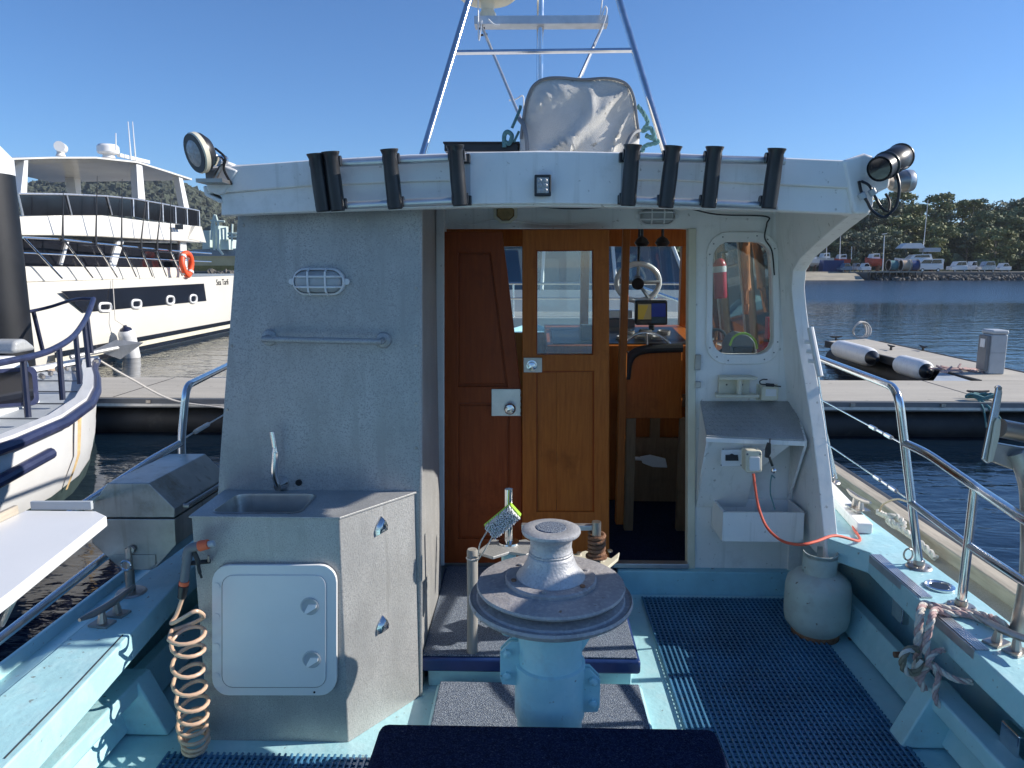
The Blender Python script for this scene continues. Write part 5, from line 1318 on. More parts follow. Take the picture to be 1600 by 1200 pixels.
b = B(); b.tube(spline([P(1400, 268, Y=YF - 0.04), P(1405, 292, Y=YF - 0.06), P(1400, 322, Y=YF - 0.06), P(1382, 339, Y=YF - 0.06), P(1364, 330, Y=YF - 0.055), P(1355, 315, Y=YF - 0.05), P(1346, 300, Y=YF - 0.045), P(1342, 283, Y=YF - 0.04)]), 0.005, 7)
b.tube(spline([P(1346, 283, Y=YF - 0.04), P(1358, 290, Y=YF - 0.06), P(1366, 305, Y=YF - 0.06), P(1378, 325, Y=YF - 0.06), P(1388, 330, Y=YF - 0.055), P(1390, 315, Y=YF - 0.04), P(1384, 303, Y=YF - 0.02)]), 0.0042, 7); b.build('wire', 'black', t)
for a, c2 in (((1345, 302), (1349, 310)), ((1361, 296), (1366, 304))):
    b = B(); b.cyl(P(*a, Y=YF - 0.055), P(*c2, Y=YF - 0.055), 0.012, seg=12); b.build('plug', 'grey_paint', t)
c = P(1424, 282, Y=YF + 0.03)
t = flood(c, (1.0, 0.05, 0.12), 0.034, 0.075, 'small silver floodlight facing outboard below the black cylindrical one', 'steel_worn', 'lens', 'alu')

# ---- canvas cover on the roof
t = thing('covered_seat', 'pale canvas cover tied over an arched shape on the roof', 'canvas cover', P(905, 232, Y=3.0))
prof = [(812, 238), (813, 210), (817, 180), (822, 155), (832, 133), (850, 122), (875, 120), (910, 123), (945, 121), (970, 125), (984, 135), (992, 155), (996, 185), (999, 210), (998, 238)]
def cov(Y, f, drop=0):
    cxx, cyy = 905, 238
    return [P(cxx + (x - cxx) * f, cyy + (y - cyy) * f + drop, Y=Y) for x, y in prof]
n = len(prof); bb = B(); rows = []
NS = 26
rows.append(cov(3.32, 0.92)); rows.append(cov(3.27, 1.0)); rows.append(cov(3.0, 1.0)); rows.append(cov(2.93, 0.985))
def dense(r):
    return spline(r, 4)
rows = [dense(r) for r in rows]
fr = rows[-1]; m_ = len(fr); cc = P(905, 250, Y=2.93)
front = [fr]
for k in range(1, 15):
    f = 1 - k / 14.6
    ring = []
    for i, q in enumerate(fr):
        v = cc + (q - cc) * f
        g = mnoise.noise(V(v.x * 5 + v.z * 3, v.z * 2.2 - v.x * 6, 1.3)) ; g2 = mnoise.noise(V((v.x - v.z * 0.75) * 9, (v.x + v.z) * 2.2, 4.0))
        ring.append(V(v.x, 2.93 - 0.05 * (1 - f * f) + (0.030 * g - 0.040 * (1 - min(1, abs(g2) * 4.5)) ** 2) * min(1, 3 * (1 - f)), v.z))
    front.append(ring)
b = B(); b.loft(rows[:-1] + front, caps=False, closed=False); cvo = b.build('cover', 'canvas', t, ang=80)
sd_ = cvo.modifiers.new('s', 'SOLIDIFY'); sd_.thickness = 0.004
b = B(); b.tube([q + V(0, -0.006, 0) for q in fr[3:-3]], 0.0055, 6); b.build('piping', 'grey_plastic', t)
b = B(); b.tube(spline([P(811, 186, Y=2.93), P(818, 195, Y=2.90), P(822, 212, Y=2.88), P(824, 235, Y=2.88)]), 0.009, 6); b.build('zip', 'grey_plastic', t); b = B(); b.tube(spline([P(999, 204, Y=2.93), P(990, 208, Y=2.9), P(982, 220, Y=2.88), P(977, 236, Y=2.88)]), 0.009, 6); b.build('zip', 'grey_plastic', t)
for pts, m, r in (([(800, 200), (812, 172), (813, 165)], 'rope_green', 0.006), ([(788, 230), (788, 212), (793, 206), (800, 212), (796, 224), (790, 222)], 'rope_green', 0.009), ([(803, 222), (811, 205)], 'rope_green', 0.005)):
    b = B(); b.tube(spline([P(x, y, Y=2.98) for x, y in pts]), r, 7); b.build('lashing', m, t)
b = B()
rnd = random.Random(4)
kn = [(996, 165), (1006, 178), (1012, 192), (1004, 205), (1016, 200), (1022, 215), (1010, 212), (1028, 222), (1008, 228), (1003, 240)]
for s in twist_rope(spline([P(x, y, Y=3.02 + 0.02 * rnd.random()) for x, y in kn], 12), 0.008): b.tube(s, 0.005, 5)
b.build('lashing', 'rope_green', t)
t = thing('roof_box', 'low black box lying on the roof left of the canvas cover', 'box', P(750, 240, Y=3.05))
b = B(); b.prism([P(694, 236, Y=3.0), P(810, 236, Y=3.0), P(810, 222, Y=3.0), P(694, 222, Y=3.0)], (0, 0.2, 0)); b.build('box_body', 'black', t, bev=0.004)
b = B(); b.prism([P(692, 224, Y=2.99), P(812, 224, Y=2.99), P(812, 221, Y=2.99), P(692, 221, Y=2.99)], (0, 0.22, 0)); b.build('box_lid', 'rubber', t, bev=0.002)
t = thing('radar_dome', 'cream round radar dome on the mast spreader above the wheelhouse', 'radar', P(762, 30, Y=4.3))
c = P(762, 30, Y=4.3)
b = B(); b.lathe([(0.05, 0.0), (0.045, 0.03), (0.035, 0.045), (0.04, 0.09), (0.05, 0.1)], c, seg=24); b.build('pedestal', 'cream', t)
b = B(); b.lathe([(0.03, 0.095), (0.14, 0.10), (0.172, 0.125), (0.175, 0.17), (0.16, 0.22), (0.09, 0.25), (0.001, 0.255)], c, seg=40); b.build('dome', 'cream', t)

# ---- barbecue on the port gunwale
YB = 2.50
t = thing('barbecue', 'faceted stainless boat barbecue mounted on the port gunwale beside the sink', 'barbecue', P(205, 925, Z=GZ))
up_ = [(143, 809), (143, 790), (165, 758), (168, 755), (232, 755), (273, 795), (273, 809)]
dn = [(273, 811), (275, 852), (245, 886), (235, 891), (196, 891), (182, 884), (143, 848), (143, 811)]
LB = 0.42
sh_ = lambda pts, y, f=1.0: [q for q in PL(pts, Y=y)]
b = B(); b.prism(PL(up_, Y=YB), (0.02, LB, 0)); lid = b.build('lid', 'bbq', t, bev=0.004)
b = B(); b.prism(PL(dn, Y=YB), (0.02, LB, 0)); tub = b.build('firebox', 'bbq', t, bev=0.004)
q0, q1 = P(292, 790, Y=YB + 0.06), P(292, 790, Y=YB + 0.06) + V(0.02, 0.32, 0)
b = B(); b.tube([q0 + V(-0.03, 0, 0), q0, q1, q1 + V(-0.03, 0, 0)], 0.009, 8); b.build('lid_handle', 'steel_worn', lid)
b = B(); b.prism(PL([(176, 867), (243, 867), (243, 882), (234, 890), (196, 890), (180, 880)], Y=YB - 0.004), (0, 0.003, 0)); b.build('drip_tray', 'bbq', tub, bev=0.001)
b = B(); q = P(206, 858, Y=YB - 0.005); b.lathe([(0.015, 0), (0.014, 0.012), (0.004, 0.014)], q, (0, -1, 0), 14); b.box(q + V(0, -0.016, -0.005), (0.008, 0.01, 0.04)); b.build('gas_knob', 'steel_worn', tub)
pb = P(205, 926, Z=GZ)
b = B(); b.tube([pb, V(pb.x, pb.y, GZ + 0.09)], 0.017, 12); b.tube([V(pb.x, pb.y, GZ + 0.085), V(pb.x, pb.y + 0.01, 1.27)], 0.013, 12); b.lathe([(0.055, 0), (0.05, 0.006), (0.02, 0.009)], pb + V(0, 0, 0.001), seg=18); b.build('mount_post', 'steel_worn', t)
b = B(); q = V(pb.x, pb.y - 0.02, GZ + 0.115); b.tube([q + V(0.018 * math.cos(a), 0, 0.018 * math.sin(a)) for a in [R(k) for k in range(0, 361, 30)]], 0.004, 6); b.build('pin_ring', 'steel', t)

# ---- bait table on the port rail
ZT = 1.58
t = thing('bait_table', 'white bait table with low grey edge strips hanging outboard on the port rail', 'table', V(-1.5, 1.8, ZT - 0.4))
a0, a1 = P(167, 806, Z=ZT), P(22, 921, Z=ZT)
q_ = P(40, 797, Z=ZT)
tp = [a0, a1, V(-1.12, 1.15, ZT), V(q_.x - .01, 1.15, ZT), q_, P(150, 798, Z=ZT)]
b = B(); b.prism(tp, (0, 0, -0.032)); b.build('table_top', 'white_clean', t, bev=0.005)
q0, q1 = P(48, 797, Z=ZT), P(143, 797, Z=ZT)
B().prism([q0, q1, q1 + V(0, 0, 0.026), q0 + V(0, 0, 0.026)], (0, 0.012, 0)).build('edge_strip', 'grey_paint', t, bev=0.002)
B().mm((q_.x - .012, 1.2, ZT), (q_.x + .002, q_.y - .03, ZT + .026)).build('edge_strip', 'timber', t, bev=0.002)
b = B(); q = P(22, 925, Z=ZT - 0.04); b.tube([q + V(-.02, .05, 0), P(2, 975, X=-1.60), V(-1.6, 1.8, 1.2)], 0.011, 8); b.build('support_strut', 'steel_worn', t); b = B(); b.tube([V(-1.5, 1.75, ZT - 0.03), V(-1.6, 1.75, 1.3)], 0.011, 8); b.build('support_strut', 'steel_worn', t)

# ---- gas bottle
c = V(1.285, 3.07, DECK)
t = thing('gas_bottle', 'pale grey-green gas bottle standing in the corner below the wing', 'gas bottle', c)
b = B(); b.lathe([(0.11, 0.0), (0.112, 0.03), (0.125, 0.045), (0.15, 0.075), (0.157, 0.11), (0.1585, 0.16), (0.157, 0.17), (0.1585, 0.18), (0.157, 0.26), (0.15, 0.295), (0.12, 0.325), (0.07, 0.345), (0.001, 0.352)], c, seg=44); b.build('cylinder', 'bottle', t, ang=50)
b = B(); b.lathe([(0.112, 0.001), (0.116, 0.001), (0.116, 0.028), (0.112, 0.034), (0.108, 0.03)], c, seg=36); b.build('foot_ring', 'rust', t)
b = B()
for a0_, a1_, z0, z1 in ((0, 360, 0.325, 0.352), (160, 330, 0.35, 0.44), (20, 80, 0.35, 0.44), (160, 440, 0.425, 0.445)):
    n_ = max(6, int((a1_ - a0_) / 10)); r0 = 0.082
    for k in range(n_):
        p0, p1 = R(a0_ + (a1_ - a0_) * k / n_), R(a0_ + (a1_ - a0_) * (k + 1) / n_)
        b.prism([c + V(r0 * math.cos(p0), r0 * math.sin(p0), z0), c + V(r0 * math.cos(p1), r0 * math.sin(p1), z0), c + V((r0 - .004) * math.cos(p1), (r0 - .004) * math.sin(p1), z0), c + V((r0 - .004) * math.cos(p0), (r0 - .004) * math.sin(p0), z0)], (0, 0, z1 - z0))
b.build('collar', 'bottle', t)
b = B(); b.cyl(c + V(0, 0, 0.345), c + V(0, 0, 0.40), 0.018, seg=12); b.cyl(c + V(-0.035, 0, 0.385), c + V(0.03, 0, 0.385), 0.012, seg=10); b.build('valve', 'steel_worn', t)

t.scale = (0.88, 0.88, 0.88)
# ---- drainage mats (PVC tubes on cross bars)
def tube_mat(name, x0, x1, y0, y1, label, px=0.021, py=0.026, cut=None):
    t = thing(name, label, 'mat', V((x0 + x1) / 2, (y0 + y1) / 2, DECK))
    b = B(); nx = int((x1 - x0) / px)
    for i in range(nx + 1):
        x = x0 + i * px
        b.box((x, (y0 + y1) / 2, DECK + 0.0125), (0.0095, y1 - y0, 0.007))
    o = b.build('long_tubes', 'mat_blue', t, bev=0.0025, seg=1); o['kind'] = 'stuff'
    b = B(); ny = int((y1 - y0) / py)
    for j in range(ny + 1):
        y = y0 + j * py
        b.box(((x0 + x1) / 2, y, DECK + 0.0055), (x1 - x0, 0.012, 0.0075))
    o = b.build('cross_bars', 'mat_blue', t); o['kind'] = 'stuff'
tube_mat('drainage_mat', 0.56, 1.31, 0.2, 3.40, 'large blue perforated drainage mat on the starboard deck')
tube_mat('drainage_mat', -1.22, -0.47, 0.2, 2.19, 'blue ribbed drainage mat in front of the sink cabinet')

# ---- winch
wc = V(0.065, 2.13, DECK)
t = thing('capstan_winch', 'weathered cast capstan winch with wide disc on a pale blue pedestal', 'winch', wc)
b = B(); b.lathe([(0.105, 0.06), (0.103, 0.30), (0.105, 0.305), (0.105, 0.31), (0.103, 0.315), (0.100, 0.59)], wc, seg=40); ped = b.build('pedestal', 'cyan', t)
b = B(); b.lathe([(0.104, 0.22), (0.112, 0.225), (0.112, 0.40), (0.104, 0.405)], wc, seg=40); b.build('clamp_band', 'cyan', ped)
for s, z0 in ((1, 0.24), (-1, 0.33)):
    for dy in (-0.03, -0.005):
        b = B(); x = 0.095 * s
        b.prism([wc + V(x, dy, z0), wc + V(x + 0.055 * s, dy - 0.01, z0 + 0.01), wc + V(x + 0.062 * s, dy - 0.01, z0 + 0.03), wc + V(x + 0.062 * s, dy - 0.01, z0 + 0.12), wc + V(x + 0.03 * s, dy, z0 + 0.15), wc + V(x, dy, z0 + 0.15)], (0, 0.009, 0)); b.build('clamp_ear', 'cyan', ped, bev=0.002)
    for z in (0.04, 0.115):
        q = wc + V(0.135 * s, -0.045, z0 + z); b = B(); b.lathe([(0.014, -0.012), (0.014, 0.002), (0.008, 0.006), (0.001, 0.007)], q, (0, -1, 0), 6); b.build('clamp_bolt', 'cyan', ped)
b = B(); b.prism([wc + V(0.09, 0.0, 0.45), wc + V(0.10, 0.0, 0.43), wc + V(0.135, 0.02, 0.48), wc + V(0.165, 0.03, 0.56), wc + V(0.165, 0.03, 0.6), wc + V(0.09, 0, 0.6)], (0, 0.02, 0)); b.build('gusset', 'cyan', ped, bev=0.002)
b = B(); b.lathe([(0.1, 0.575), (0.16, 0.578), (0.235, 0.592), (0.252, 0.604), (0.256, 0.614), (0.252, 0.622), (0.244, 0.618), (0.232, 0.618), (0.228, 0.624), (0.2, 0.632), (0.16, 0.635), (0.001, 0.635)], wc, seg=64); b.build('lower_disc', 'cast', t, ang=25)
b = B(); b.lathe([(0.15, 0.634), (0.2, 0.640), (0.226, 0.650), (0.231, 0.657), (0.228, 0.664), (0.15, 0.672), (0.001, 0.675)], wc, seg=64); b.build('upper_disc', 'cast', t, ang=25)
b = B(); b.lathe([(0.142, 0.664), (0.142, 0.682), (0.138, 0.686), (0.10, 0.688), (0.001, 0.688)], wc, seg=48); b.build('drum_flange', 'cast', t, ang=25)
for k in range(6):
    a = R(20 + 60 * k); q = wc + V(0.122 * math.cos(a), 0.122 * math.sin(a), 0.685); b = B(); b.lathe([(0.0085, 0), (0.0085, 0.007), (0.001, 0.008)], q, seg=6); b.build('flange_bolt', 'rust' if k % 2 else 'cast', t)
prof = [(0.108, 0.686), (0.104, 0.694), (0.090, 0.708), (0.078, 0.73), (0.070, 0.752), (0.069, 0.758), (0.0665, 0.760), (0.0675, 0.766), (0.065, 0.768), (0.066, 0.774), (0.064, 0.777), (0.064, 0.79), (0.066, 0.806), (0.072, 0.818), (0.088, 0.826), (0.091, 0.832), (0.090, 0.839), (0.082, 0.843), (0.052, 0.845), (0.046, 0.843)]
b = B(); b.lathe(prof + [(0.001, 0.843)], wc, seg=56); b.build('drum', 'cast_light', t, ang=45)
b = B(); b.lathe([(0.047, 0.8435), (0.046, 0.8465), (0.001, 0.847)], wc, seg=40); b.build('drum_cap', 'carpet', t)
# steering post, arm and spring behind the winch
t = thing('line_tensioner', 'steel tiller arm with rusty coil spring on a galvanised frame behind the winch', 'winch arm', V(0, 2.78, 0.80))
YM = 2.78
q0, q1 = P(795, 848, Y=YM), P(795, 764, Y=YM)
b = B(); b.cyl(q0 + V(0, 0, -0.03), q1, 0.0165, seg=16); b.lathe([(0.045, -0.006), (0.042, 0.006), (0.018, 0.012)], q0, seg=20); b.build('upright', 'steel', t)
pl = [(744, 862), (770, 842), (796, 846), (822, 842), (850, 856), (822, 866), (796, 862), (770, 870)]
zt_ = q0.z
b = B(); b.prism([V(P(x, y, Z=zt_).x, P(x, y, Z=zt_).y, zt_) for x, y in pl], (0, 0, -0.012)); b.build('base_plate', 'galv', t, bev=0.003)
r0, r1 = P(815, 820, Y=YM), P(934, 826, Y=YM + 0.02)
b = B(); b.box((r0 + r1) / 2, ((r1 - r0).length, 0.03, 0.022)); b.build('link_bar', 'alu', t, bev=0.003)
s0 = P(932, 865, Y=YM)
b = B(); b.cyl(s0 + V(0, 0, -0.06), P(932, 815, Y=YM), 0.0185, seg=16); b.build('spring_post', 'steel_worn', t)
b = B(); hel = [s0 + V(0.03 * math.cos(a), 0.03 * math.sin(a), -0.012 + 0.098 * a / (2 * math.pi * 5.5)) for a in [2 * math.pi * 5.5 * k / 110 for k in range(111)]]
b.tube(hel, 0.0075, 8); b.build('coil_spring', 'rust', t)
b = B(); b.lathe([(0.02, 0), (0.044, 0.002), (0.044, 0.009), (0.02, 0.011)], s0 + V(0, 0, -0.016), seg=24); b.build('spring_washer', 'rust', t)
zz = s0.z - 0.055
b = B(); b.prism([V(P(x, y, Z=zz).x, P(x, y, Z=zz).y, zz) for x, y in [(888, 868), (915, 860), (955, 872), (968, 862), (966, 872), (945, 890), (925, 882)]], (0, 0, -0.014)); pl_ = b.build('anchor_plate', 'cream', t, bev=0.003)
for px, py in ((953, 862), (941, 874), (905, 866)):
    q = P(px, py, Z=zz); b = B(); b.lathe([(0.011, 0), (0.011, 0.008), (0.001, 0.009)], q, seg=6); b.build('plate_bolt', 'steel_worn', pl_)
for x_, y_, z_ in ((s0.x, s0.y + 0.01, zz - 0.01), (q0.x, q0.y, zt_ - 0.01)): B().cyl(V(x_, y_, z_), V(x_, y_, 0.803), 0.03, seg=16).build('frame_leg', 'cyan', t)
# wooden post
w0, w1 = P(738, 1018, Z=0.803), None
w1 = P(738, 858, Y=w0.y)
t = thing('wooden_post', 'grey weathered round wooden post standing on the carpeted step left of winch', 'post', w0)
b = B(); b.tube([w0, w0.lerp(w1, 0.5) + V(0.001, 0, 0), w1 + V(0, 0, -0.006), w1], [0.0215, 0.021, 0.021, 0.018], 18); b.build('post_body', 'wood_grey', t)
b = B(); b.tube([w1 + V(0.0225 * math.cos(a), 0.0225 * math.sin(a), -0.035) for a in [R(k) for k in range(0, 361, 30)]], 0.003, 6); b.build('cord_ring', 'rope_white', t)
# scrubbing brush hanging on it
bc = P(785, 815, Y=2.60); ax = (P(806, 797, Y=2.60) - P(765, 831, Y=2.60)); L = ax.length; ax.normalize(); sd = V(0, -1, 0).cross(ax).normalized()
t = thing('scrubbing_brush', 'white bristled scrubbing brush with lime green back tied beside the winch drum', 'brush', bc)
rot = Matrix((ax, V(0, 1, 0), ax.cross(V(0, 1, 0)))).transposed()
b = B(); b.box(bc + V(0, 0.022, 0), (L * 1.04, 0.014, 0.062), rot); b.box(bc + ax * L * .5 + V(0, 0.012, 0), (0.006, 0.03, 0.058), rot); b.build('brush_back', 'lime', t, bev=0.006)
b = B(); rnd = random.Random(9)
for i in range(13):
    for j in range(9):
        q = bc + rot @ V((i - 6) / 13 * L * 0.97, 0.015, (j - 4) / 9 * 0.062)
        for k in range(4):
            e_ = q + rot @ V(rnd.uniform(-.004, .004), -0.038 + rnd.uniform(-.005, .003), rnd.uniform(-.004, .004))
            b.tube([q, e_], [0.0026, 0.0018], 4)
o = b.build('bristles', 'bristle', t); o['kind'] = 'stuff'
b = B(); b.tube(spline([bc - ax * L * .5 + sd * 0.01, P(750, 850, Y=2.58), w1 + V(0.022, -0.01, -0.03)]), 0.0028, 6); b.tube(spline([bc - ax * L * .3 + V(0, 0, -0.02), P(760, 855, Y=2.58), w1 + V(0.022, -0.01, -0.04)]), 0.0028, 6); b.build('hanging_cord', 'rope_white', t)

# ---- spray gun and coiled hose
hc = V(P(292, 1000, Y=2.19).x, 2.19, 0)
t = thing('coiled_hose', 'tan recoil hose hanging in loose coils beside the sink cabinet', 'hose', V(hc.x, hc.y, DECK))
ys = [(985, 0.058), (1000, 0.052), (1033, 0.050), (1062, 0.050), (1088, 0.050), (1110, 0.048), (1128, 0.047), (1143, 0.045), (1155, 0.042), (1163, 0.040), (1168, 0.038)]
pts = [P(286, 932, Y=2.2), P(276, 960, Y=2.19), P(268, 974, Y=2.17), P(285, 966, Y=2.14), P(306, 955, Y=2.14), P(318, 964, Y=2.19), P(296, 976, Y=2.25), P(268, 985, Y=2.21)]
turns = []
N = 16; tot = 9.6
for k in range(int(tot * N)):
    f = k / N; i = min(int(f), len(ys) - 2); g = min(1, f - i)
    py = ys[i][0] + (ys[i + 1][0] - ys[i][0]) * g; r = ys[i][1] + (ys[i + 1][1] - ys[i][1]) * g
    z = P(292, py, Y=2.19).z; a = math.pi + 2 * math.pi * f
    turns.append(V(hc.x + 0.004 * math.sin(f * 1.7) + r * math.cos(a), hc.y + r * math.sin(a) * 0.95, max(z, DECK + 0.014) + 0.012 * math.sin(a)))
b = B(); b.tube(spline(pts, 6) + turns[2:], 0.0068, 9); b.build('hose_coil', 'hose', t)
t = thing('spray_gun', 'grey hose spray gun with orange nozzle ring hung on the cabinet corner', 'spray gun', P(290, 890, Y=2.2))
b = B(); b.tube(spline([P(284, 932, Y=2.2), P(288, 905, Y=2.2), P(292, 875, Y=2.2), P(296, 858, Y=2.2), P(312, 853, Y=2.2)]), [0.013] * 8 + [0.014] * 8 + [0.016] * 9 + [0.015] * 8, 12); b.build('gun_body', 'grey_plastic', t)
b = B(); b.cyl(P(311, 853.5, Y=2.2), P(326, 850, Y=2.2), 0.018, 0.016, seg=18); b.build('nozzle_ring', 'orange', t, bev=0.003)
b = B(); b.cyl(P(325, 850.5, Y=2.2), P(335, 849, Y=2.2), 0.0105, seg=16); b.build('nozzle_tip', 'grey_paint', t, bev=0.002)
b = B(); b.tube(spline([P(303, 862, Y=2.2), P(309, 876, Y=2.2), P(311, 890, Y=2.2), P(315, 903, Y=2.2)]), [0.008] * 12 + [0.006] * 8 + [0.004] * 5, 8); b.tube([P(296, 880, Y=2.21), P(328, 877, Y=2.26)], 0.008, 8); b.build('trigger', 'black', t)
b = B(); b.cyl(P(288, 908, Y=2.2), P(287, 914, Y=2.2), 0.0155, seg=16); b.build('collar_ring', 'orange', t)
b = B(); b.cyl(P(287, 915, Y=2.2), P(284, 934, Y=2.2), 0.0165, 0.013, seg=16); b.build('hose_tail', 'black', t)
# gun hangs on a hook of the cabinet
b = B(); b.tube([P(326, 877, Y=2.262), P(326, 877, Y=2.22), P(326, 868, Y=2.21)], 0.004, 6); b.build('gun_hook', 'steel_worn', cab)

# ---- cord winder, box with hook, key float, red cord
c = P(1150, 606, Y=YW - 0.045)
t = thing('line_winder', 'cream plastic line winder shaped like a spool on the white wall', 'line winder', c)
for dz in (0.044, -0.042):
    b = B(); w_ = 0.092 if dz > 0 else 0.105
    b.prism([c + V(-w_, -0.03, dz), c + V(-w_ + 0.02, -0.04, dz), c + V(w_ - 0.02, -0.04, dz), c + V(w_, -0.03, dz), c + V(w_ - 0.015, 0.04, dz), c + V(-w_ + 0.015, 0.04, dz)], (0, 0, 0.014)); b.build('flange', 'cream', t, bev=0.003)
b = B(); b.mm(c + V(-0.078, 0.02, -0.03), c + V(0.07, 0.035, 0.045)); b.build('back_plate', 'cream', t, bev=0.002)
b = B(); b.cyl(c + V(0.012, -0.012, -0.03), c + V(0.012, -0.012, 0.046), 0.014, seg=14); b.build('spindle', 'cream', t)
b = B()
for x in (-0.04, 0.035): b.cyl(c + V(x, 0.018, 0.012), c + V(x, 0.022, 0.012), 0.004, seg=8)
b.build('screws', 'black', t)
q = P(1203, 612, Y=YW - 0.05)
t = thing('fishing_hook_box', 'small cream plastic box with a bent wire hook on the white wall', 'box', q)
b = B(); b.box(q + V(0, 0.02, -0.008), (0.082, 0.05, 0.072)); b.build('box_body', 'cream', t, bev=0.007, seg=3)
b = B(); b.box(q + V(0.003, -0.0055, -0.004), (0.05, 0.002, 0.034)); b.build('box_label', 'white_clean', t)
b = B(); b.cyl(P(1197, 601, Y=YW - 0.06), P(1209, 602, Y=YW - 0.06), 0.008, seg=10); b.build('hook_sleeve', 'black', t)
b = B(); b.tube(spline([P(1199, 593, Y=YW - 0.06), P(1192, 593, Y=YW - 0.06), P(1187, 596, Y=YW - 0.06), P(1189, 600, Y=YW - 0.06), P(1198, 601, Y=YW - 0.06), P(1212, 603, Y=YW - 0.06), P(1220, 604, Y=YW - 0.06)]), 0.0032, 6); b.build('wire_hook', 'black', t)
b = B(); b.mm(q + V(-0.05, 0.045, -0.05), q + V(0.05, 0.0495, 0.03)); b.build('box_back', 'cream', t)
yk = 3.22
t = thing('key_float', 'black key fob with steel ball and thin green cord hanging under the shelf', 'key fob', P(1203, 693, Y=yk))
b = B(); b.prism(PL([(1200, 692), (1205, 693), (1205, 708), (1201, 716), (1196, 715), (1197, 702)], Y=yk), (0, 0.015, 0)); b.build('fob', 'black', t, bev=0.002)
b = B(); b.tube([P(1202, 714, Y=yk), P(1207, 728, Y=yk)], 0.006, 8); b.build('fob_strap', 'black', t)
b = B(); b.ball(P(1209, 735, Y=yk), 0.014, 14); b.build('steel_ball', 'steel', t)
b = B(); b.tube(spline([P(1206, 742, Y=yk), P(1204, 755, Y=yk), P(1204, 772, Y=yk), P(1208, 786, Y=yk), P(1211, 796, Y=yk)]), 0.003, 6); b.tube(spline([P(1206, 742, Y=yk), P(1211, 747, Y=yk)]), 0.003, 5); b.build('thin_cord', 'rope_green', t)
b = B(); b.tube([P(1203, 693, Y=yk), P(1203, 686, Y=yk + 0.03)], 0.003, 5); b.build('fob_loop', 'black', t)
o = B().tube(spline([P(1177, 740, Y=3.2), P(1180, 762, Y=3.19), P(1186, 795, Y=3.16), P(1199, 825, Y=3.10), P(1222, 845, Y=3.0), P(1250, 851, Y=2.9), P(1275, 846, Y=2.92), P(1305, 837, Y=3.0), V(1.44, 3.05, GZ + 0.012), P(1334, 826, Z=GZ + 0.012), P(1331, 814, Z=GZ + 0.012), P(1316, 797, Z=GZ + 0.012), P(1298, 783, Z=GZ + 0.012), P(1290, 772, Z=GZ + 0.012), P(1280, 755, Z=GZ + 0.03)], 8), 0.0062, 9).build('extension_lead', 'cord_red', None)
tag(o, 'red-orange power cord looping from the wall inlet over the starboard gunwale', 'cord')

# ---- mooring rope on the starboard gunwale
t = thing('mooring_rope', 'pink and white laid rope knotted over the starboard gunwale', 'rope', P(1445, 945, Z=GZ))
def laid(name, pts, r, mats, n=10):
    p = resample(spline(pts, n), 0.008)
    for k, s in enumerate(twist_rope(p, r)):
        B().tube(s, r * 0.62, 6).build(name, mats[k % len(mats)], t)
PN = ['rope_white', 'rope_red', 'rope_white']; PD = ['rope_white', 'rope_white', 'rope_dark']; TH = ['rope_red', 'rope_white', 'rope_red']
g = GZ + 0.016
laid('rope_strand', [P(1556, 1052 - 60, Z=g - 0.12) + V(0.10, 0, -0.05), P(1566, 975, Z=g), P(1540, 963, Z=g), P(1500, 955, Z=g), P(1462, 948, Z=g), P(1444, 944, Z=g + 0.004), P(1438, 958, Y=2.36), P(1435, 985, Y=2.34), P(1434, 1015, Y=2.33), P(1432, 1040, Y=2.33), P(1428, 1052, Y=2.32), P(1435, 1062, Y=2.31)], 0.0125, PN)
laid('rope_strand', [P(1545, 985, Z=g) + V(0.05, 0, 0), P(1520, 962, Z=g), P(1480, 958, Z=g), P(1462, 953, Z=g + 0.006), P(1456, 965, Y=2.31), P(1450, 990, Y=2.30), P(1447, 1015, Y=2.29), P(1452, 1035, Y=2.29), P(1442, 1050, Y=2.29), P(1438, 1062, Y=2.29), P(1444, 1078, Y=2.29)], 0.011, TH)
laid('rope_strand', [P(1434, 1015, Y=2.31), P(1420, 1015, Y=2.30), P(1411, 1026, Y=2.29), P(1412, 1044, Y=2.29), P(1424, 1052, Y=2.29), P(1434, 1046, Y=2.28), P(1438, 1030, Y=2.28)], 0.0115, ['rope_dark', 'rope_dark', 'rope_white'])
laid('rope_strand', [P(1474, 1016, Y=2.30), P(1460, 1020, Y=2.28), P(1450, 1036, Y=2.27), P(1460, 1045, Y=2.27), P(1466, 1060, Y=2.26), P(1461, 1080, Y=2.25), P(1463, 1095, Y=2.24), P(1468, 1103, Y=2.24)], 0.009, TH)
laid('rope_strand', [P(1458, 1038, Y=2.27), P(1475, 1052, Y=2.25), P(1495, 1062, Y=2.22), P(1520, 1066, Y=2.2)], 0.009, ['rope_red', 'rope_white', 'rope_white'])

# ---- hauler bracket at the starboard quarter
t = thing('hauler_bracket', 'worn stainless line hauler bracket with pipe arm at the starboard rail', 'hauler', V(1.66, 2.25, GZ))
Yh = 2.28
b = B(); b.prism(PL([(1558, 606), (1562, 602), (1566, 604), (1567, 614), (1551, 722), (1544, 725), (1535, 718)], Y=Yh), (0, 0.012, 0)); b.build('flat_bar', 'steel', t, bev=0.004)
b = B(); b.prism(PL([(1556, 660), (1561, 653), (1565, 657), (1563, 680), (1552, 722), (1545, 723)], Y=Yh - 0.012), (0, 0.010, 0)); b.build('side_plate', 'cream', t, bev=0.003)
b = B(); q = P(1563, 607, Y=Yh - 0.003); b.cyl(q, q + V(0, 0.02, 0), 0.006, seg=10); b.build('pin', 'steel_worn', t)
b = B(); b.cyl(P(1563, 669, Y=Yh + 0.01), P(1640, 684, Y=Yh + 0.02), 0.030, seg=22); b.build('roller', 'steel_worn', t)
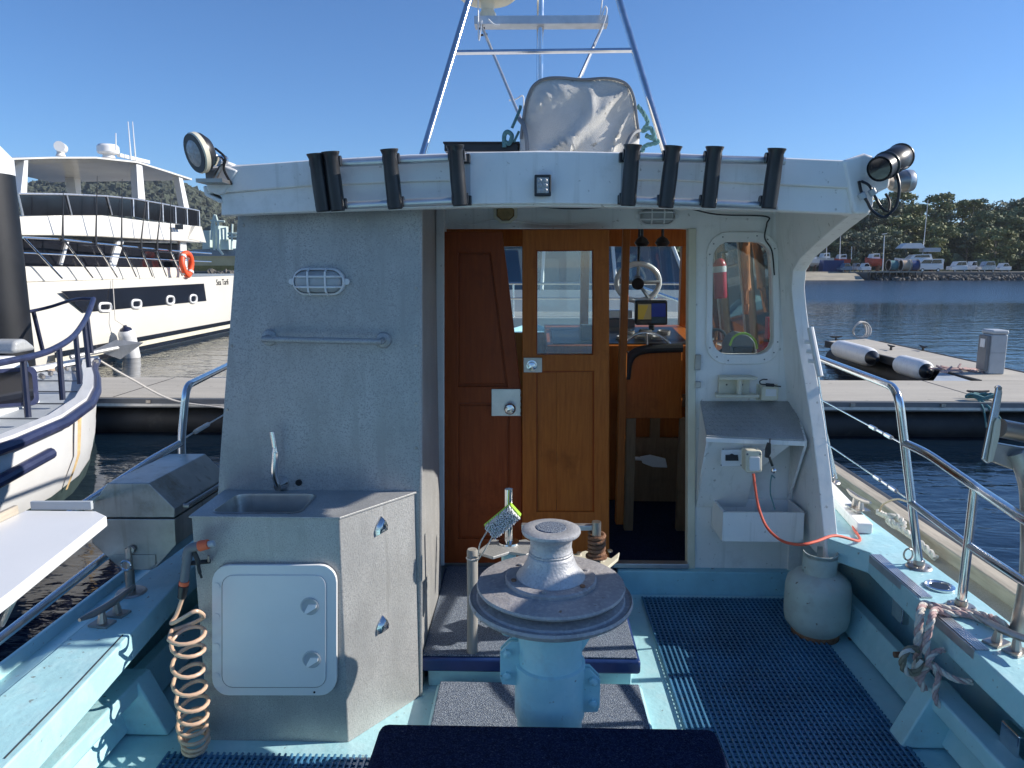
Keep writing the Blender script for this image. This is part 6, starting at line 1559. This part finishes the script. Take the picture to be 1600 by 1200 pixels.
b = B(); b.prism(PL([(1553, 692), (1600, 700), (1640, 704), (1640, 740), (1585, 735), (1550, 722)], Y=Yh + 0.012), (0, 0.03, 0)); b.build('cheek_plate', 'bbq', t, bev=0.004)
b = B(); b.tube(spline([P(1590, 706, Y=Yh + 0.01), P(1602, 730, Y=Yh), P(1612, 780, Y=Yh), V(1.64, Yh, GZ + 0.2), V(1.63, Yh, GZ)]), 0.033, 16); b.build('pipe_arm', 'steel_worn', t)

hs = V(1.80, 2.06, 2.0)  # unseen hauler wheel, motor and arm, shape assumed so they shadow the winch
b = B(); b.lathe([(0.05, -0.07), (0.30, -0.06), (0.34, -0.035), (0.22, -0.01), (0.22, 0.01), (0.34, 0.035), (0.30, 0.06), (0.05, 0.07)], hs, (1, 0.15, 0), 36); b.build('shadow_sheave', 'steel_worn', t)
b = B(); b.cyl(hs + V(0.06, 0.01, 0), hs + V(0.24, 0.03, 0), 0.09, seg=20); b.build('shadow_motor', 'black', t)
b = B(); b.tube([V(1.64, Yh, GZ + 0.25), V(1.70, 2.2, 1.55), hs + V(-0.07, 0.05, 0)], 0.035, 14); b.build('shadow_sheave_arm', 'steel_worn', t)
# ================================================================== inside the wheelhouse
def wp(px, py, Y): return P(px, py, Y=Y)
t = thing('helm_console', 'wooden helm console with gauges and switches behind the open door', 'console', V(0.75, 5.0, 0.79))
cz = wp(1000, 540, 4.55).z
b = B(); b.prism([V(0.1, 4.55, 0.79), V(0.1, 4.55, cz), V(0.1, 5.15, cz + 0.06), V(0.1, 5.44, cz + 0.06), V(0.1, 5.44, 0.79)], (1.0, 0, 0)); b.build('console_body', 'wood_door', t, bev=0.006)
b = B(); b.prism([V(0.14, 4.58, cz + 0.005), V(0.14, 5.13, cz + 0.06), V(0.14, 5.13, cz + 0.066), V(0.14, 4.58, cz + 0.011)], (0.86, 0, 0)); dash = b.build('dashboard', 'black', t)
for i, (x, y) in enumerate(((0.6, 4.72), (0.72, 4.75), (0.83, 4.72), (0.66, 4.92), (0.78, 4.95), (0.9, 4.92))):
    b = B(); b.lathe([(0.045, 0), (0.045, 0.015), (0.038, 0.018), (0.036, 0.010), (0.001, 0.010)], V(x, y, cz + 0.012 + 0.1 * (y - 4.58)), (0, -0.1, 1), 18); b.build('gauge', 'steel_worn', dash)
b = B(); b.box(V(0.38, 4.7, cz + 0.07), (0.12, 0.08, 0.1)); b.build('radio', 'grey_plastic', t, bev=0.01)
b = B(); b.prism([wp(952, 485, 5.2), wp(988, 485, 5.2), wp(988, 497, 5.2), wp(952, 497, 5.2)], (0, 0.15, 0)); b.build('radio', 'alu', t, bev=0.004)
b = B(); b.prism([wp(945, 499, 5.2), wp(992, 499, 5.2), wp(992, 514, 5.2), wp(945, 514, 5.2)], (0, 0.18, 0)); b.build('radio', 'grey_plastic', t, bev=0.004)
t = thing('chart_plotter', 'black chart plotter with yellow and blue chart screen on the console', 'chart plotter', wp(1018, 508, 4.95))
b = B(); b.prism([wp(x, y, 4.95) for x, y in rrect(993, 1043, 469, 508, 3, 3)], (0, 0.06, 0)); b.build('housing', 'black', t, bev=0.005)
def screen(name, pts, col, Y, e=0.1):
    m = bpy.data.materials.new(name); m.use_nodes = True; bs = m.node_tree.nodes['Principled BSDF']
    bs.inputs['Base Color'].default_value = tuple(col) + (1,); bs.inputs['Emission Color'].default_value = tuple(col) + (1,); bs.inputs['Emission Strength'].default_value = e; bs.inputs['Roughness'].default_value = 0.2
    b = B(); b.prism([wp(x, y, Y) for x, y in pts], (0, 0.002, 0)); b.build(name, m, t)
screen('chart_land', [(997, 475), (1017.5, 475), (1017.5, 499), (997, 499)], (0.30, 0.25, 0.13), 4.947)
screen('chart_shore', [(997, 477), (1013, 477), (1005, 499), (997, 499)], (0.42, 0.30, 0.04), 4.944)
screen('chart_sea', [(1018, 474), (1040, 474), (1040, 495), (1018, 495)], (0.01, 0.03, 0.22), 4.947)
screen('chart_bar', [(1018, 495.5), (1040, 495.5), (1040, 505), (1018, 505)], (0.02, 0.05, 0.08), 4.947)
b = B(); b.cyl(wp(1018, 508, 4.98), wp(1018, 516, 4.98), 0.02, seg=12); b.build('stand', 'black', t)
t = thing('steering_wheel', 'bright steel steering wheel over the console gauges', 'steering wheel', wp(1012, 548, 4.5))
c = wp(1012, 560, 4.45); r = 0.17; tl_ = V(0, 0.45, 0.9).normalized(); e1 = V(1, 0, 0); e2 = tl_
b = B(); b.tube([c + e1 * r * math.cos(a) + e2 * r * math.sin(a) for a in [2 * math.pi * k / 40 for k in range(40)]], 0.0095, 8, closed=True); b.build('rim', 'steel', t)
for k in range(5):
    a = R(90 + 72 * k); b = B(); b.tube([c, c + e1 * r * math.cos(a) + e2 * r * math.sin(a)], 0.006, 6); b.build('spoke', 'steel', t)
b = B(); b.lathe([(0.035, -0.02), (0.03, 0.02), (0.001, 0.024)], c, (0, -0.9, 0.45), 16); b.cyl(c, c + V(0, 0.1, -0.05), 0.02, seg=10); b.build('hub', 'steel', t)
t = thing('pilot_chair', 'wooden helm seat back with black padded rim inside the doorway', 'seat', V(0.8, 4.0, 0.79))
sp = [(985, 560), (1005, 549), (1030, 547), (1066, 546), (1066, 654), (976, 654), (976, 590)]
b = B(); b.prism([wp(x, y, 4.0) for x, y in sp], (0, 0.04, 0)); b.build('backrest', 'wood_door', t, bev=0.005)
b = B(); b.tube(spline([wp(978, 592, 3.99), wp(981, 568, 3.99), wp(990, 553, 3.99), wp(1012, 545.5, 3.99), wp(1066, 543.5, 3.99)]), 0.026, 10); b.build('padding', 'rubber', t)
b = B()
q = wp(980, 654, 4.0)
b.mm((q.x, 4.0, 0.79), (q.x + 0.05, 4.05, q.z)); b.mm((q.x + 0.3, 4.0, 0.79), (q.x + 0.35, 4.05, q.z)); b.build('seat_leg', 'wood_brown', t)
t = thing('grab_post', 'tall varnished wooden post just inside the doorway', 'post', V(0.5, 4.2, 0.79))
b = B(); b.prism([wp(975, 330, 3.85), wp(986, 330, 3.85), wp(980, 545, 3.85), wp(974, 820, 3.85), wp(962, 820, 3.85), wp(968, 545, 3.85)], (0, 0.05, 0)); b.build('post_body', 'wood_door', t, bev=0.004)
t = thing('spare_wheel', 'white ring shaped wheel with dark hub hung before the windscreen', 'wheel', wp(997, 440, 5.1))
c = wp(997, 441, 5.1); b = B()
b.tube([c + V(0.15 * math.cos(a), 0.02 * math.cos(a), 0.127 * math.sin(a)) for a in [2 * math.pi * k / 40 for k in range(40)]], 0.019, 10, closed=True); b.build('rim', 'white_clean', t)
b = B(); b.cyl(c + V(-0.01, -0.06, -0.01), c + V(0, 0.02, 0.01), 0.042, seg=20); b.build('hub', 'black', t)
for a in (90, 0, 180, 300):
    b = B(); b.tube([c, c + V(0.15 * math.cos(R(a)), 0, 0.127 * math.sin(R(a)))], 0.012, 8); b.build('spoke', 'grey_paint', t)
b = B(); b.tube([c + V(0, 0, 0.12), V(c.x, c.y, 2.6)], 0.01, 6); b.build('hanger', 'black', t)
for px, lab in ((1003, 'small black ceiling fan lamp near the post under the wheelhouse roof'), (1035, 'small black ceiling lamp nearest the wheelhouse side window')):
    c = wp(px, 377, 4.4); t = thing('cabin_lamp', lab, 'lamp', c)
    b = B(); b.lathe([(0.03, 0), (0.045, 0.02), (0.03, 0.045), (0.008, 0.06), (0.008, 2.6 - c.z)], c + V(0, 0, -0.03), seg=16); b.build('lamp_body', 'black', t)
# lockers and a paddle low down on the starboard side
t = thing('side_bench', 'wooden side bench with shelf along the starboard wheelhouse wall', 'bench', V(1.0, 4.3, 0.79))
b = B(); b.mm((0.95, 3.6, 1.02), (1.24, 4.5, 1.06)); b.mm((0.95, 3.6, 0.79), (0.98, 4.5, 1.02)); b.build('bench_top', 'wood_brown', t, bev=0.004)
b = B(); b.mm((0.98, 3.75, 1.40), (1.24, 4.5, 1.44)); b.mm((0.98, 3.75, 1.55), (1.24, 4.5, 1.58)); b.build('shelf', 'wood_door', t, bev=0.004)
t = thing('galley_locker', 'dark wooden locker with two open windows low inside the wheelhouse', 'locker', V(0.8, 4.6, 0.79))
b = B(); b.plate([V(0.55, 4.5, 0.8), V(1.1, 4.5, 0.8), V(1.1, 4.5, 1.5), V(0.55, 4.5, 1.5)], [[V(0.6, 4.5, 1.22), V(0.76, 4.5, 1.22), V(0.76, 4.5, 1.42), V(0.6, 4.5, 1.42)], [V(0.82, 4.5, 1.22), V(0.98, 4.5, 1.22), V(0.98, 4.5, 1.42), V(0.82, 4.5, 1.42)]], (0, 0.03, 0)); b.build('locker_front', 'wood_brown', t)
t = thing('dinghy_paddle', 'white paddle lying across the low locker inside the doorway', 'paddle', wp(1000, 718, 4.4))
b = B(); b.tube([wp(980, 715, 4.4), wp(1002, 717, 4.4)], 0.012, 8); b.build('shaft', 'white_clean', t)
b = B(); b.prism([wp(x, y, 4.4) for x, y in [(1000, 714), (1016, 711), (1040, 717), (1043, 731), (1020, 730), (1004, 724)]], (0, 0.015, 0)); b.build('blade', 'white_clean', t, bev=0.004)
# things in the aft window
c = wp(1127, 432, 3.9)
t = thing('fire_extinguisher', 'red fire extinguisher with white label behind the aft window', 'extinguisher', c)
q0, q1 = wp(1126, 466, 3.9), wp(1124, 404, 3.9)
L = (q1 - q0).length
b = B(); b.lathe([(0.03, 0), (0.034, 0.008), (0.034, L * 0.85), (0.024, L * 0.96), (0.012, L)], q0, q1 - q0, 22); b.build('cylinder', 'red', t)
b = B(); b.lathe([(0.0345, L * 0.66), (0.0348, L * 0.67), (0.0348, L * 0.80), (0.0345, L * 0.81)], q0, q1 - q0, 22); b.build('label_band', 'white_clean', t)
b = B(); b.cyl(q1, q1 + V(0, 0, 0.03), 0.012, seg=10); b.tube([q1 + V(0, 0, 0.03), q1 + V(0.04, 0, 0.035)], 0.006, 6); b.mm(q0 + V(0.028, 0.01, 0), q1 + V(0.045, 0.03, 0)); b.build('valve', 'black', t)
t = thing('orange_cloth', 'orange-brown cloth hanging from the ceiling behind the aft window', 'cloth', wp(1168, 380, 4.05))
rr = []
for y, x0, x1 in ((372, 1166, 1172), (384, 1160, 1172), (400, 1157, 1172), (425, 1158, 1172), (450, 1160, 1174), (453, 1161, 1175), (456, 1162, 1170), (475, 1162, 1170), (491, 1163, 1169)):
    n = 12; ring = []
    for k in range(n):
        a = 2 * math.pi * k / n; cx_ = (x0 + x1) / 2 + (x1 - x0) / 2 * math.cos(a)
        q = wp(cx_, y, 4.05); ring.append(q + V(0, 0.018 * math.sin(a) * (1 + 0.5 * math.sin(3 * a + y * .1)), 0))
    rr.append(ring)
b = B(); b.loft(rr); b.build('cloth_fold', 'cloth_orange', t)
b = B(); b.tube([wp(1169, 374, 4.05), V(wp(1169, 374, 4.05).x, 4.05, 2.6)], 0.004, 5); b.build('cloth_hook', 'black', t)
t = thing('tool_bag', 'dark green rounded tool bag with lime piping behind the aft window', 'bag', wp(1160, 560, 3.7))
ar = [(1140, 566), (1140, 540), (1146, 527), (1158, 521), (1170, 523), (1180, 533), (1183, 545), (1183, 566)]
b = B(); b.prism([wp(x, y, 3.68) for x, y in ar], (0, 0.16, 0)); b.build('bag_body', 'grey_plastic', t, bev=0.012)
b = B(); b.tube(spline([wp(x, y, 3.675) for x, y in ar[1:-1]]), 0.006, 6); b.build('bag_piping', 'lime', t)
b = B(); b.prism([wp(x, y, 3.668) for x, y in [(1146, 566), (1146, 542), (1178, 542), (1178, 566)]], (0, 0.012, 0)); b.build('bag_pocket', 'black', t, bev=0.003)
t = thing('hand_wheel', 'small black hand wheel at the lower left of the aft window', 'wheel', wp(1120, 533, 3.9))
c = wp(1119, 533, 3.9); b = B(); b.tube([c + V(0.055 * math.cos(a), 0, 0.062 * math.sin(a)) for a in [2 * math.pi * k / 28 for k in range(28)]], 0.009, 8, closed=True); b.build('rim', 'black', t)
b = B(); b.tube([c + V(-.055, 0, 0), c + V(.055, 0, 0)], 0.007, 6); b.tube([c + V(0, 0, 0.06), c + V(0, 0.06, -0.2)], 0.008, 6); b.build('spoke', 'wood_light', t)
t = thing('red_flare_case', 'red container standing in the lower right of the aft window', 'container', wp(1200, 560, 3.75))
b = B(); b.prism([wp(x, y, 3.75) for x, y in [(1200, 496), (1209, 496), (1213, 532), (1199, 530)]], (0, 0.05, 0)); b.build('upright_case', 'red', t, bev=0.006)
b = B(); b.prism([wp(x, y, 3.7) for x, y in [(1188, 562), (1194, 542), (1206, 536), (1214, 540), (1214, 562)]], (0, 0.1, 0)); b.build('lower_case', 'red', t, bev=0.01)
t = thing('window_ledge', 'narrow wooden shelf inside the wheelhouse below the aft window', 'shelf', V(1.05, 3.8, wp(1160, 566, 3.7).z))
zl = wp(1160, 564, 3.7).z
b = B(); b.mm((0.9, 3.57, zl - 0.03), (1.24, 4.05, zl - 0.004)); b.build('shelf_board', 'wood_light', t)
